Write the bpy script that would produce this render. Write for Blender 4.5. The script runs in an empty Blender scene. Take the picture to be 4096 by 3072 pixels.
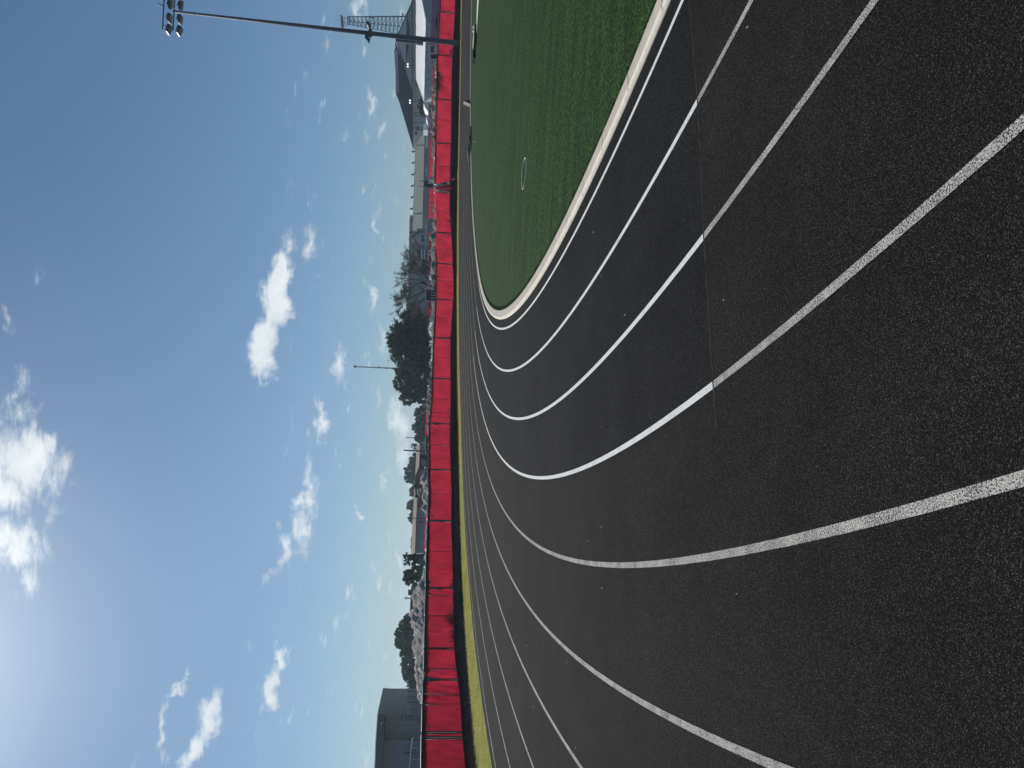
import bpy, math, random, bisect
from mathutils import Vector, Matrix, noise
import numpy as np
random.seed(7); RNG = np.random.default_rng(7)
scene = bpy.context.scene
COL = scene.collection

# ------------------------------------------------------------------ camera
F_PX, PITCH, ROLL, CAM_H = 2731.0, 0.119000249, 0.0533807, 1.83217   # focal length in pixels of a 4096 px wide frame
cr, sr, cp, sp = math.cos(ROLL), math.sin(ROLL), math.cos(PITCH), math.sin(PITCH)
FWD = Vector((0, cp, -sp)); UP0 = Vector((0, sp, cp)); R0 = Vector((1, 0, 0))
ax = R0*sr - UP0*cr; ay = R0*cr + UP0*sr; az = -FWD
cam_data = bpy.data.cameras.new('camera'); cam = bpy.data.objects.new('camera', cam_data); COL.objects.link(cam)
cam.matrix_world = Matrix(((ax.x, ay.x, az.x, 0), (ax.y, ay.y, az.y, 0), (ax.z, ay.z, az.z, CAM_H), (0, 0, 0, 1)))
cam_data.sensor_width = 36; cam_data.lens = F_PX/4096*36; cam_data.clip_start = 0.05; cam_data.clip_end = 9000
scene.camera = cam

def ray(X, Y):
    u = 1536-Y; v = 2048-X
    ur = u*cr-v*sr; vr = u*sr+v*cr
    d = Vector((ur, F_PX*cp+vr*sp, -F_PX*sp+vr*cp)); return d/d.y
def at(X, Y, D):
    d = ray(X, Y)*D; return Vector((d.x, d.y, d.z+CAM_H))
def proj(P):
    q = Vector(P)-Vector((0, 0, CAM_H)); k = F_PX/(-q.dot(az)); return 2048+q.dot(ax)*k, 1536-q.dot(ay)*k

# ------------------------------------------------------------------ light
SUN_AZ, SUN_EL = math.radians(-24.5), math.radians(38)      # azimuth from +Y towards +X
EXPOSURE = 0.0
scene.view_settings.view_transform = 'Standard'; scene.view_settings.look = 'None'
scene.view_settings.exposure = EXPOSURE; scene.view_settings.gamma = 1; scene.view_settings.use_curve_mapping = False
sd = bpy.data.lights.new('sun', 'SUN'); sun = bpy.data.objects.new('sun', sd); COL.objects.link(sun)
sd.energy = 4.3; sd.angle = math.radians(0.53); sd.color = (1, .95, .87)
sdir = Vector((math.sin(SUN_AZ)*math.cos(SUN_EL), math.cos(SUN_AZ)*math.cos(SUN_EL), math.sin(SUN_EL)))
sun.rotation_euler = sdir.to_track_quat('Z', 'Y').to_euler(); sun.location = sdir*100

world = bpy.data.worlds.new('World'); scene.world = world; world.use_nodes = True
wn = world.node_tree.nodes; wl = world.node_tree.links
bg = wn['Background']; bg.inputs[1].default_value = 0.085
sky = wn.new('ShaderNodeTexSky'); sky.sky_type = 'NISHITA'; sky.sun_disc = False
sky.sun_elevation = SUN_EL; sky.sun_rotation = SUN_AZ; sky.air_density = 1.0; sky.dust_density = 0.65; sky.ozone_density = 2.2; sky.altitude = 100
def M(op, a, b=None, c=None, clamp=False):
    n = wn.new('ShaderNodeMath'); n.operation = op; n.use_clamp = clamp
    for i, v in enumerate((a, b, c)):
        if v is None: continue
        if isinstance(v, (int, float)): n.inputs[i].default_value = v
        else: wl.new(v, n.inputs[i])
    return n.outputs[0]
tc = wn.new('ShaderNodeTexCoord'); sx = wn.new('ShaderNodeSeparateXYZ'); wl.new(tc.outputs['Generated'], sx.inputs[0])
ysafe = M('MAXIMUM', sx.outputs[1], 0.05)
cA = M('DIVIDE', sx.outputs[0], ysafe); cB = M('DIVIDE', sx.outputs[2], ysafe)
cc = wn.new('ShaderNodeCombineXYZ'); wl.new(cA, cc.inputs[0]); wl.new(cB, cc.inputs[1])
# fine wisps: the cloud outlines are pushed about by turbulence
wz = wn.new('ShaderNodeTexNoise'); wz.inputs['Scale'].default_value = 16; wz.inputs['Detail'].default_value = 7; wz.inputs['Roughness'].default_value = .62
wl.new(cc.outputs[0], wz.inputs['Vector'])
vs_ = wn.new('ShaderNodeVectorMath'); vs_.operation = 'SUBTRACT'; wl.new(wz.outputs['Color'], vs_.inputs[0]); vs_.inputs[1].default_value = (.5, .5, .5)
vm_ = wn.new('ShaderNodeVectorMath'); vm_.operation = 'MULTIPLY'; wl.new(vs_.outputs[0], vm_.inputs[0]); vm_.inputs[1].default_value = (.095, .065, 0)
va_ = wn.new('ShaderNodeVectorMath'); va_.operation = 'ADD'; wl.new(vm_.outputs[0], va_.inputs[0]); wl.new(cc.outputs[0], va_.inputs[1])
# centre X, Y, half width across, half length, lean (px of X per px of Y), strength : as seen from the track
CLOUDS = [(95,1655,75,120,.2,.8),(110,1850,170,175,0,1.5),(30,1960,110,120,0,1.3),(210,1960,60,50,.3,.6),(50,2170,130,120,-.1,1.2),(115,2330,50,120,-.2,.8),(190,2050,40,40,0,.4),
 (48,1275,32,75,.25,.6),(150,1085,40,40,0,.22),(100,1540,50,60,0,.3),
 (1100,1180,62,190,-.12,1.8),(1065,1380,68,150,-.1,1.7),(1140,1000,34,110,-.25,.9),(1238,990,42,130,.1,.8),(1262,1120,20,70,.1,.4),(1170,750,22,50,-.4,.35),(1306,990,14,50,0,.3),
 (1355,1450,30,120,.05,.9),(1276,1660,28,100,-.05,1.0),(1285,1760,16,50,0,.6),(1222,1960,32,160,-.05,1.2),(1208,2110,38,120,0,1.1),(1120,2085,26,40,.1,.4),(1135,2180,42,70,-.1,.8),(1062,2270,24,70,-.6,.6),
 (1115,2650,32,80,-.3,1.1),(1092,2750,36,95,-.15,1.5),(1118,2570,18,45,-.3,.6),(1095,2930,18,90,0,.2),
 (715,2760,30,100,-.5,1.0),(655,2890,26,110,-.5,.9),(760,2680,14,30,0,.5),(830,2860,48,110,-.45,1.3),(760,3000,50,150,-.4,1.3),(650,3020,26,60,0,.3),(520,3040,20,50,0,.2),
 (1355,2480,18,70,-.05,.55),(1300,2370,12,30,0,.25),(1482,2480,13,60,0,.5),(1465,2700,12,55,0,.45),(1500,2260,14,50,0,.45),(1375,2390,10,30,0,.3),
 (1475,420,26,85,.02,.9),(1455,530,20,50,0,.6),(1520,505,16,45,0,.6),(1362,520,20,50,-.2,.45),(1470,360,22,40,0,.6),(1428,20,36,110,0,.9),(1015,215,18,45,0,.2),(1545,620,12,40,0,.4),(1430,740,14,40,0,.35),
 (1488,745,12,60,0,.5),(1524,895,16,60,0,.7),(1588,800,22,90,0,.6),(1485,1170,20,120,.02,.9),(1545,1370,22,60,.2,.8),(1447,1010,12,50,0,.4),(1455,1420,12,50,0,.5),
 (1600,1690,38,110,.05,1.3),(1610,1820,34,120,.05,1.0),(1640,1960,26,140,.05,.9),(1540,1930,14,80,0,.8),(1420,2030,14,45,0,.8),(1640,1450,30,70,.1,.9),(1493,1555,12,40,0,.4),(1455,1740,10,30,0,.3),
 (1560,2140,14,70,0,.7),(1590,2220,14,80,0,.8),(1510,2340,16,60,0,.7),(1560,2330,14,70,0,.6),(1600,2600,22,110,0,.8),(1560,2640,14,70,0,.5),(1625,2700,20,120,0,.7),(1480,3020,14,60,0,.4),(1530,1560,20,60,0,.35)]
field = None
for (X, Y, a, b, k, s) in CLOUDS:
    c = ray(X, Y); e = ray(X+k*100, Y+100)
    ang = math.atan2(e.z-c.z, e.x-c.x); ln = math.hypot(e.z-c.z, e.x-c.x)/math.hypot(k*100, 100)
    mp = wn.new('ShaderNodeMapping'); mp.vector_type = 'TEXTURE'
    mp.inputs['Location'].default_value = (c.x, c.z, 0); mp.inputs['Rotation'].default_value = (0, 0, ang)
    mp.inputs['Scale'].default_value = (b*1.15*ln, a*1.2*ln, 1)
    wl.new(va_.outputs[0], mp.inputs[0])
    le = wn.new('ShaderNodeVectorMath'); le.operation = 'LENGTH'; wl.new(mp.outputs[0], le.inputs[0])
    f1 = M('MULTIPLY_ADD', le.outputs['Value'], -s, s)
    field = f1 if field is None else M('MAXIMUM', field, f1)
n2 = wn.new('ShaderNodeTexNoise'); n2.inputs['Scale'].default_value = 38; n2.inputs['Detail'].default_value = 9; n2.inputs['Roughness'].default_value = .66; n2.inputs['Distortion'].default_value = .6
mp2 = wn.new('ShaderNodeMapping'); mp2.inputs['Scale'].default_value = (.6, 1.5, 1); wl.new(cc.outputs[0], mp2.inputs[0]); wl.new(mp2.outputs[0], n2.inputs['Vector'])
nz = M('MULTIPLY_ADD', n2.outputs['Fac'], 2.1, -1.17)
tot = M('ADD', field, nz)
mr = wn.new('ShaderNodeMapRange'); mr.interpolation_type = 'SMOOTHSTEP'; wl.new(tot, mr.inputs['Value'])
mr.inputs['From Min'].default_value = .0; mr.inputs['From Max'].default_value = 1.05; mr.inputs['To Max'].default_value = .93
gate = M('GREATER_THAN', field, 0.0); dens = M('MULTIPLY', mr.outputs[0], gate)
# far fair-weather cloudlets, flattened and closing up towards the horizon
lc = wn.new('ShaderNodeCombineXYZ'); wl.new(M('MULTIPLY', cA, 11.0), lc.inputs[0]); wl.new(M('MULTIPLY', M('POWER', M('MAXIMUM', cB, .001), .7), 34.0), lc.inputs[1])
n4 = wn.new('ShaderNodeTexNoise'); n4.inputs['Scale'].default_value = 1.25; n4.inputs['Detail'].default_value = 6; n4.inputs['Roughness'].default_value = .6; wl.new(lc.outputs[0], n4.inputs['Vector'])
m4 = wn.new('ShaderNodeMapRange'); m4.interpolation_type = 'SMOOTHSTEP'; wl.new(n4.outputs['Fac'], m4.inputs['Value']); m4.inputs['From Min'].default_value = .605; m4.inputs['From Max'].default_value = .76; m4.inputs['To Max'].default_value = .75
m5 = wn.new('ShaderNodeMapRange'); m5.interpolation_type = 'SMOOTHSTEP'; wl.new(sx.outputs[2], m5.inputs['Value']); m5.inputs['From Min'].default_value = .26; m5.inputs['From Max'].default_value = .12
dens = M('MAXIMUM', dens, M('MULTIPLY', M('MULTIPLY', m4.outputs[0], m5.outputs[0]), M('GREATER_THAN', sx.outputs[2], 0.0)))
fwd = M('GREATER_THAN', sx.outputs[1], 0.08); dens = M('MULTIPLY', dens, fwd)
sc1 = wn.new('ShaderNodeVectorMath'); sc1.operation = 'SCALE'; sc1.inputs['Scale'].default_value = .085; wl.new(sky.outputs[0], sc1.inputs[0])
gm = wn.new('ShaderNodeGamma'); gm.inputs[1].default_value = .86; wl.new(sc1.outputs[0], gm.inputs[0])      # softer contrast between zenith and horizon
skc = wn.new('ShaderNodeMix'); skc.data_type = 'RGBA'; skc.blend_type = 'MULTIPLY'; skc.inputs[0].default_value = 1
wl.new(gm.outputs[0], skc.inputs[6]); skc.inputs[7].default_value = (4.6, 6.3, 7.9, 1)
# cloud colour: whiter towards the middle, greyer where thin
cm = wn.new('ShaderNodeMix'); cm.data_type = 'RGBA'
n3 = wn.new('ShaderNodeTexNoise'); n3.inputs['Scale'].default_value = 22; n3.inputs['Detail'].default_value = 5; wl.new(va_.outputs[0], n3.inputs['Vector'])
cf = M('MULTIPLY_ADD', n3.outputs['Fac'], 1.4, -.1, clamp=True); wl.new(cf, cm.inputs[0])
cm.inputs[6].default_value = (7.0, 7.9, 8.6, 1); cm.inputs[7].default_value = (11.5, 11.9, 11.9, 1)
mx = wn.new('ShaderNodeMix'); mx.data_type = 'RGBA'; wl.new(dens, mx.inputs[0]); wl.new(skc.outputs[2], mx.inputs[6]); wl.new(cm.outputs[2], mx.inputs[7])
dt = wn.new('ShaderNodeVectorMath'); dt.operation = 'DOT_PRODUCT'; nrm = wn.new('ShaderNodeVectorMath'); nrm.operation = 'NORMALIZE'; wl.new(tc.outputs['Generated'], nrm.inputs[0]); wl.new(nrm.outputs[0], dt.inputs[0]); dt.inputs[1].default_value = sdir
au = M('ADD', M('MULTIPLY', M('POWER', M('MAXIMUM', dt.outputs['Value'], 0.0), 420.0), 14.0), M('MULTIPLY', M('POWER', M('MAXIMUM', dt.outputs['Value'], 0.0), 60.0), 6.5))
aus = wn.new('ShaderNodeVectorMath'); aus.operation = 'SCALE'; aus.inputs[0].default_value = (1.0, .97, .90); wl.new(au, aus.inputs['Scale'])
aua = wn.new('ShaderNodeVectorMath'); aua.operation = 'ADD'; wl.new(mx.outputs[2], aua.inputs[0]); wl.new(aus.outputs[0], aua.inputs[1]); wl.new(aua.outputs[0], bg.inputs[0])

# ------------------------------------------------------------------ materials
MATS = {}
def mat(name, col, rough=.85, var=.25, scale=3., bump=0., bscale=None, col2=None, metal=0., spec=.3, detail=6, stretch=None):
    m = bpy.data.materials.new(name); m.use_nodes = True; nt = m.node_tree; N = nt.nodes; L = nt.links
    b = N['Principled BSDF']; b.inputs['Roughness'].default_value = rough; b.inputs['Metallic'].default_value = metal
    b.inputs['Specular IOR Level'].default_value = spec
    t = N.new('ShaderNodeTexCoord'); vec = t.outputs['Object']
    if stretch:
        mpn = N.new('ShaderNodeMapping'); mpn.inputs['Scale'].default_value = stretch; L.new(vec, mpn.inputs[0]); vec = mpn.outputs[0]
    nz = N.new('ShaderNodeTexNoise'); nz.inputs['Scale'].default_value = scale; nz.inputs['Detail'].default_value = detail; nz.inputs['Roughness'].default_value = .6
    L.new(vec, nz.inputs['Vector'])
    r = N.new('ShaderNodeValToRGB'); r.color_ramp.elements[0].position = .3; r.color_ramp.elements[1].position = .7
    c2 = col2 if col2 else tuple(min(1, c*(1+var)) for c in col); c1 = col if col2 else tuple(c*(1-var) for c in col)
    r.color_ramp.elements[0].color = (*c1, 1); r.color_ramp.elements[1].color = (*c2, 1)
    L.new(nz.outputs['Fac'], r.inputs[0]); L.new(r.outputs[0], b.inputs['Base Color'])
    if bump:
        nb = N.new('ShaderNodeTexNoise'); nb.inputs['Scale'].default_value = bscale or scale*4; nb.inputs['Detail'].default_value = 5; L.new(vec, nb.inputs['Vector'])
        bp = N.new('ShaderNodeBump'); bp.inputs['Strength'].default_value = 1; bp.inputs['Distance'].default_value = bump
        L.new(nb.outputs['Fac'], bp.inputs['Height']); L.new(bp.outputs[0], b.inputs['Normal'])
    MATS[name] = m; return m

def track_mat(name, base, tint_var, dark=1.):
    """rubber granules: dark crumbs with scattered pale ones, broad faint patches"""
    m = bpy.data.materials.new(name); m.use_nodes = True; nt = m.node_tree; N = nt.nodes; L = nt.links; b = N['Principled BSDF']
    b.inputs['Roughness'].default_value = .95; b.inputs['Specular IOR Level'].default_value = .06
    t = N.new('ShaderNodeTexCoord')
    def nse(s, d=2, rgh=.5):
        n = N.new('ShaderNodeTexNoise'); n.inputs['Scale'].default_value = s; n.inputs['Detail'].default_value = d; n.inputs['Roughness'].default_value = rgh; L.new(t.outputs['Object'], n.inputs['Vector']); return n
    g = nse(190, 3, .75); vo = N.new('ShaderNodeTexVoronoi'); vo.inputs['Scale'].default_value = 270; L.new(t.outputs['Object'], vo.inputs['Vector'])
    sv = N.new('ShaderNodeSeparateColor'); L.new(vo.outputs['Color'], sv.inputs[0]); pw = N.new('ShaderNodeMath'); pw.operation = 'POWER'; L.new(sv.outputs[0], pw.inputs[0]); pw.inputs[1].default_value = 6
    ps = N.new('ShaderNodeMath'); ps.operation = 'MULTIPLY_ADD'; L.new(pw.outputs[0], ps.inputs[0]); ps.inputs[1].default_value = 3.6; ps.inputs[2].default_value = .46
    r = N.new('ShaderNodeValToRGB'); e = r.color_ramp.elements
    e[0].position = .38; e[0].color = (*[c*.35 for c in base], 1); e[1].position = .74; e[1].color = (*[min(1, c*4.6) for c in base], 1)
    k = e.new(.56); k.color = (*[c*1.05 for c in base], 1)
    L.new(g.outputs['Fac'], r.inputs[0])
    p = nse(.7, 8, .68); r2 = N.new('ShaderNodeValToRGB'); r2.color_ramp.elements[0].position = .3; r2.color_ramp.elements[1].position = .7
    r2.color_ramp.elements[0].color = (.78*dark, .79*dark, .82*dark, 1); r2.color_ramp.elements[1].color = (*tint_var, 1); L.new(p.outputs['Fac'], r2.inputs[0])
    mu = N.new('ShaderNodeMix'); mu.data_type = 'RGBA'; mu.blend_type = 'MULTIPLY'; mu.inputs[0].default_value = 1
    L.new(r.outputs[0], mu.inputs[6]); L.new(r2.outputs[0], mu.inputs[7]); vmx = N.new('ShaderNodeVectorMath'); vmx.operation = 'SCALE'; L.new(mu.outputs[2], vmx.inputs[0]); L.new(ps.outputs[0], vmx.inputs['Scale']); L.new(vmx.outputs[0], b.inputs['Base Color'])
    bp = N.new('ShaderNodeBump'); bp.inputs['Strength'].default_value = .8; bp.inputs['Distance'].default_value = .0035; L.new(g.outputs['Fac'], bp.inputs['Height']); L.new(bp.outputs[0], b.inputs['Normal'])
    MATS[name] = m; return m

def paint_mat(name, cover, white):
    """line paint on rubber crumbs: part of the crumbs show through"""
    m = bpy.data.materials.new(name); m.use_nodes = True; nt = m.node_tree; N = nt.nodes; L = nt.links; b = N['Principled BSDF']
    b.inputs['Roughness'].default_value = .9; b.inputs['Specular IOR Level'].default_value = .15
    t = N.new('ShaderNodeTexCoord')
    n = N.new('ShaderNodeTexNoise'); n.inputs['Scale'].default_value = 150; n.inputs['Detail'].default_value = 3; n.inputs['Roughness'].default_value = .75; L.new(t.outputs['Object'], n.inputs['Vector'])
    w = N.new('ShaderNodeTexNoise'); w.inputs['Scale'].default_value = 7; w.inputs['Detail'].default_value = 5; L.new(t.outputs['Object'], w.inputs['Vector'])
    ad = N.new('ShaderNodeMath'); ad.operation = 'MULTIPLY_ADD'; L.new(w.outputs['Fac'], ad.inputs[0]); ad.inputs[1].default_value = .18; L.new(n.outputs['Fac'], ad.inputs[2])
    r = N.new('ShaderNodeValToRGB'); e = r.color_ramp.elements; e[0].position = cover-.03; e[1].position = cover+.06
    e[0].color = (.035, .035, .037, 1); e[1].color = (*white, 1); L.new(ad.outputs[0], r.inputs[0]); L.new(r.outputs[0], b.inputs['Base Color'])
    bp = N.new('ShaderNodeBump'); bp.inputs['Distance'].default_value = .003; L.new(n.outputs['Fac'], bp.inputs['Height']); L.new(bp.outputs[0], b.inputs['Normal'])
    MATS[name] = m; return m

def turf_mat():
    m = bpy.data.materials.new('turf'); m.use_nodes = True; nt = m.node_tree; N = nt.nodes; L = nt.links; b = N['Principled BSDF']
    b.inputs['Roughness'].default_value = .9; b.inputs['Specular IOR Level'].default_value = .1
    t = N.new('ShaderNodeTexCoord')
    def nse(s, d, rg, st=None):
        n = N.new('ShaderNodeTexNoise'); n.inputs['Scale'].default_value = s; n.inputs['Detail'].default_value = d; n.inputs['Roughness'].default_value = rg
        v = t.outputs['Object']
        if st:
            mpn = N.new('ShaderNodeMapping'); mpn.inputs['Scale'].default_value = st; mpn.inputs['Rotation'].default_value = (0, 0, .12); L.new(v, mpn.inputs[0]); v = mpn.outputs[0]
        L.new(v, n.inputs['Vector']); return n
    a = nse(13, 10, .84); r = N.new('ShaderNodeValToRGB'); e = r.color_ramp.elements
    e[0].position = .36; e[0].color = (.006, .022, .006, 1); e[1].position = .70; e[1].color = (.12, .20, .075, 1); k = e.new(.52); k.color = (.028, .078, .016, 1)
    L.new(a.outputs['Fac'], r.inputs[0])
    s = nse(1.5, 8, .7, (.22, 1.7, 1)); r2 = N.new('ShaderNodeValToRGB'); r2.color_ramp.elements[0].position = .3; r2.color_ramp.elements[1].position = .7
    r2.color_ramp.elements[0].position = .38; r2.color_ramp.elements[1].position = .64; r2.color_ramp.elements[0].color = (.68, .72, .66, 1); r2.color_ramp.elements[1].color = (1.42, 1.32, 1.25, 1); L.new(s.outputs['Fac'], r2.inputs[0])
    mu = N.new('ShaderNodeMix'); mu.data_type = 'RGBA'; mu.blend_type = 'MULTIPLY'; mu.inputs[0].default_value = 1
    L.new(r.outputs[0], mu.inputs[6]); L.new(r2.outputs[0], mu.inputs[7])
    vo = N.new('ShaderNodeTexVoronoi'); vo.inputs['Scale'].default_value = 55; L.new(t.outputs['Object'], vo.inputs['Vector']); sv = N.new('ShaderNodeSeparateColor'); L.new(vo.outputs['Color'], sv.inputs[0])
    pw = N.new('ShaderNodeMath'); pw.operation = 'POWER'; L.new(sv.outputs[0], pw.inputs[0]); pw.inputs[1].default_value = 5; ps = N.new('ShaderNodeMath'); ps.operation = 'MULTIPLY_ADD'; L.new(pw.outputs[0], ps.inputs[0]); ps.inputs[1].default_value = 1.6; ps.inputs[2].default_value = .45
    vmx = N.new('ShaderNodeVectorMath'); vmx.operation = 'SCALE'; L.new(mu.outputs[2], vmx.inputs[0]); L.new(ps.outputs[0], vmx.inputs['Scale']); L.new(vmx.outputs[0], b.inputs['Base Color'])
    bp = N.new('ShaderNodeBump'); bp.inputs['Strength'].default_value = .9; bp.inputs['Distance'].default_value = .02; bn = nse(45, 4, .7); L.new(bn.outputs['Fac'], bp.inputs['Height']); L.new(bp.outputs[0], b.inputs['Normal'])
    b.inputs['Sheen Weight'].default_value = .0; b.inputs['Sheen Roughness'].default_value = .5; b.inputs['Sheen Tint'].default_value = (.5, .8, .5, 1)
    MATS['turf'] = m; return m

def fabric_mat(name, col, tcol, fac=.55, weave=True):
    m = bpy.data.materials.new(name); m.use_nodes = True; nt = m.node_tree; N = nt.nodes; L = nt.links
    N.remove(N['Principled BSDF']); out = N['Material Output']
    d = N.new('ShaderNodeBsdfDiffuse'); tr = N.new('ShaderNodeBsdfTranslucent'); mix = N.new('ShaderNodeMixShader'); mix.inputs[0].default_value = fac
    t = N.new('ShaderNodeTexCoord'); n = N.new('ShaderNodeTexNoise'); n.inputs['Scale'].default_value = 1.3; n.inputs['Detail'].default_value = 5; L.new(t.outputs['Object'], n.inputs['Vector'])
    n2 = N.new('ShaderNodeTexNoise'); n2.inputs['Scale'].default_value = 38; n2.inputs['Detail'].default_value = 3; L.new(t.outputs['Object'], n2.inputs['Vector'])
    ad = N.new('ShaderNodeMath'); ad.operation = 'MULTIPLY_ADD'; L.new(n2.outputs['Fac'], ad.inputs[0]); ad.inputs[1].default_value = .6; L.new(n.outputs['Fac'], ad.inputs[2])
    for bs, c in ((d, col), (tr, tcol)):
        r = N.new('ShaderNodeValToRGB'); r.color_ramp.elements[0].position = .55; r.color_ramp.elements[1].position = 1.05 if False else 1.
        r.color_ramp.elements[0].color = (*[x*(.62 if c[0] < .6 else .85) for x in c], 1); r.color_ramp.elements[1].color = (*[min(1, x*1.15) for x in c], 1)
        L.new(ad.outputs[0], r.inputs[0]); L.new(r.outputs[0], bs.inputs['Color'])
    bp = N.new('ShaderNodeBump'); bp.inputs['Distance'].default_value = .004; L.new(n2.outputs['Fac'], bp.inputs['Height'])
    L.new(bp.outputs[0], d.inputs['Normal']); L.new(bp.outputs[0], tr.inputs['Normal'])
    L.new(d.outputs[0], mix.inputs[1]); L.new(tr.outputs[0], mix.inputs[2]); L.new(mix.outputs[0], out.inputs['Surface'])
    MATS[name] = m; return m

def leaf_mat(name, c1, c2):
    m = bpy.data.materials.new(name); m.use_nodes = True; nt = m.node_tree; N = nt.nodes; L = nt.links; N.remove(N['Principled BSDF']); out = N['Material Output']
    d = N.new('ShaderNodeBsdfDiffuse'); tr = N.new('ShaderNodeBsdfTranslucent'); mix = N.new('ShaderNodeMixShader'); mix.inputs[0].default_value = .45
    t = N.new('ShaderNodeTexCoord'); n = N.new('ShaderNodeTexNoise'); n.inputs['Scale'].default_value = .9; n.inputs['Detail'].default_value = 6; n.inputs['Roughness'].default_value = .7; L.new(t.outputs['Object'], n.inputs['Vector'])
    r = N.new('ShaderNodeValToRGB'); r.color_ramp.elements[0].position = .35; r.color_ramp.elements[1].position = .68; r.color_ramp.elements[0].color = (*c1, 1); r.color_ramp.elements[1].color = (*c2, 1)
    L.new(n.outputs['Fac'], r.inputs[0]); L.new(r.outputs[0], d.inputs['Color']); L.new(r.outputs[0], tr.inputs['Color'])
    L.new(d.outputs[0], mix.inputs[1]); L.new(tr.outputs[0], mix.inputs[2]); L.new(mix.outputs[0], out.inputs['Surface']); MATS[name] = m; return m

track_mat('rubber', (.0200, .0202, .0190), (1.42, 1.36, 1.24)); track_mat('rubber_new', (.0168, .0174, .0180), (1.32, 1.3, 1.28), .92)
paint_mat('paint_worn', .565, (.58, .57, .52)); paint_mat('paint_fresh', .475, (.74, .75, .74)); paint_mat('paint_faint', .60, (.16, .165, .165))
turf_mat()
fabric_mat('windscreen', (.30, .016, .034), (.53, .026, .062), .60); fabric_mat('windscreen_dull', (.20, .02, .04), (.45, .05, .09), .35)  # second red is darker, duller and less translucent
mat('screen_shade', (.42, .24, .32), .9, .12, 2)
mat('concrete', (.50, .46, .39), .9, .14, 9, .004, 60); mat('kerb_top', (.80, .74, .62), .9, .12, 12, .003, 60)
mat('verge', (.14, .19, .04), .9, .1, 2.2, .03, 30, col2=(.38, .34, .09), spec=.05, detail=10); mat('bank_shade_joints', (.010, .012, .012), .95, .3, 4, .05, 14, col2=(.028, .030, .028), spec=.05)  # bank colour blackened to carry the fence's shade; dark kerb joints share it
mat('terrain', (.06, .055, .04), .95, .25, .6, .08, 3, col2=(.13, .115, .09)); mat('far_ground', (.12, .11, .07), .95, .25, .05, col2=(.2, .18, .12))
mat('seam', (.036, .037, .038), .95, .2, 9, spec=.1); mat('galv', (.45, .47, .48), .35, .1, 12, metal=.7); mat('post_dark', (.045, .05, .055), .7, .2, 9); mat('band_dark', (.012, .025, .03), .8, .2, 6)
mat('pole_steel', (.085, .105, .13), .6, .12, 2, metal=.0); mat('lamp_body', (.05, .055, .065), .45, .2, 8, metal=.3); mat('lamp_glass', (.30, .33, .37), .4, .05, 3, metal=.1)
mat('plate_grey', (.10, .11, .11), .5, .2, 14); mat('black', (.008, .009, .012), .7, .3, 4); mat('dark_window', (.02, .025, .032), .2, .2, 2)
mat('roof_dark', (.018, .024, .036), .6, .15, .5); mat('wall_gable', (.62, .64, .60), .8, .06, .6); mat('wall_blue', (.60, .60, .60), .8, .08, .6); mat('wall_beige', (.86, .80, .68), .9, .1, .9, .01, 6)
mat('membrane', (.90, .90, .88), .6, .03, .6, .08, .9); fabric_mat('curtain', (.93, .93, .92), (.75, .76, .75), .4)
mat('white_trim', (.88, .87, .82), .7, .1, 4); mat('metal_roof', (.22, .235, .21), .9, .08, .4, spec=.05); mat('metal_wall', (.44, .445, .46), .7, .08, .5)
mat('cream_roof', (.27, .25, .20), .95, .08, .5, spec=.03); mat('slate_wall', (.36, .38, .43), .8, .1, .4)
mat('brick', (.36, .30, .27), .9, .18, 3, .01, 30, col2=(.56, .48, .43)); mat('brick_dark', (.31, .295, .30), .9, .18, 3, .01, 30); mat('stucco', (.70, .63, .55), .9, .08, 2, .01, 20); mat('soffit', (.09, .10, .12), .8, .1, 2)
mat('rubble', (.15, .14, .135), .95, .3, 2.2, .12, 5, col2=(.42, .40, .38)); mat('dirt_bank', (.10, .075, .065), .95, .3, 1.4, .12, 5, col2=(.26, .21, .19))
mat('machine', (.15, .115, .085), .7, .2, 1.5, col2=(.21, .165, .125)); mat('machine_grey', (.16, .165, .17), .6, .25, 3); mat('chrome', (.8, .8, .78), .2, .05, 3, metal=.8); mat('rust', (.19, .09, .06), .85, .3, 4)
mat('bark', (.045, .04, .035), .95, .3, 6, .02, 20); mat('twig', (.10, .09, .075), .95, .2, 6); mat('emblem', (.12, .008, .02), .8, .15, 3)
mat('tarp', (.33, .30, .25), .8, .2, 6, .01, 12); mat('ring_paint', (.95, .93, .74), .7, .1, 8); mat('orange', (.7, .16, .03), .6, .1, 4); mat('tower_steel', (.05, .055, .065), .5, .1, 3, metal=.4); mat('tower_red', (.16, .05, .06), .6, .1, 3)
mat('green_pipe', (.02, .10, .10), .6, .1, 4)
leaf_mat('leaf_dark', (.014, .026, .016), (.06, .09, .04)); leaf_mat('leaf_mid', (.05, .062, .038), (.15, .165, .10)); leaf_mat('leaf_olive', (.035, .058, .028), (.12, .16, .07)); leaf_mat('leaf_dry', (.08, .08, .06), (.18, .17, .125))
leaf_mat('blade', (.22, .28, .06), (.70, .62, .22)); mat('blade_shade', (.06, .07, .05), .9, .2, 3, col2=(.16, .16, .12)); mat('blade_turf', (.02, .07, .02), .8, .2, 5, col2=(.08, .15, .06))

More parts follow.
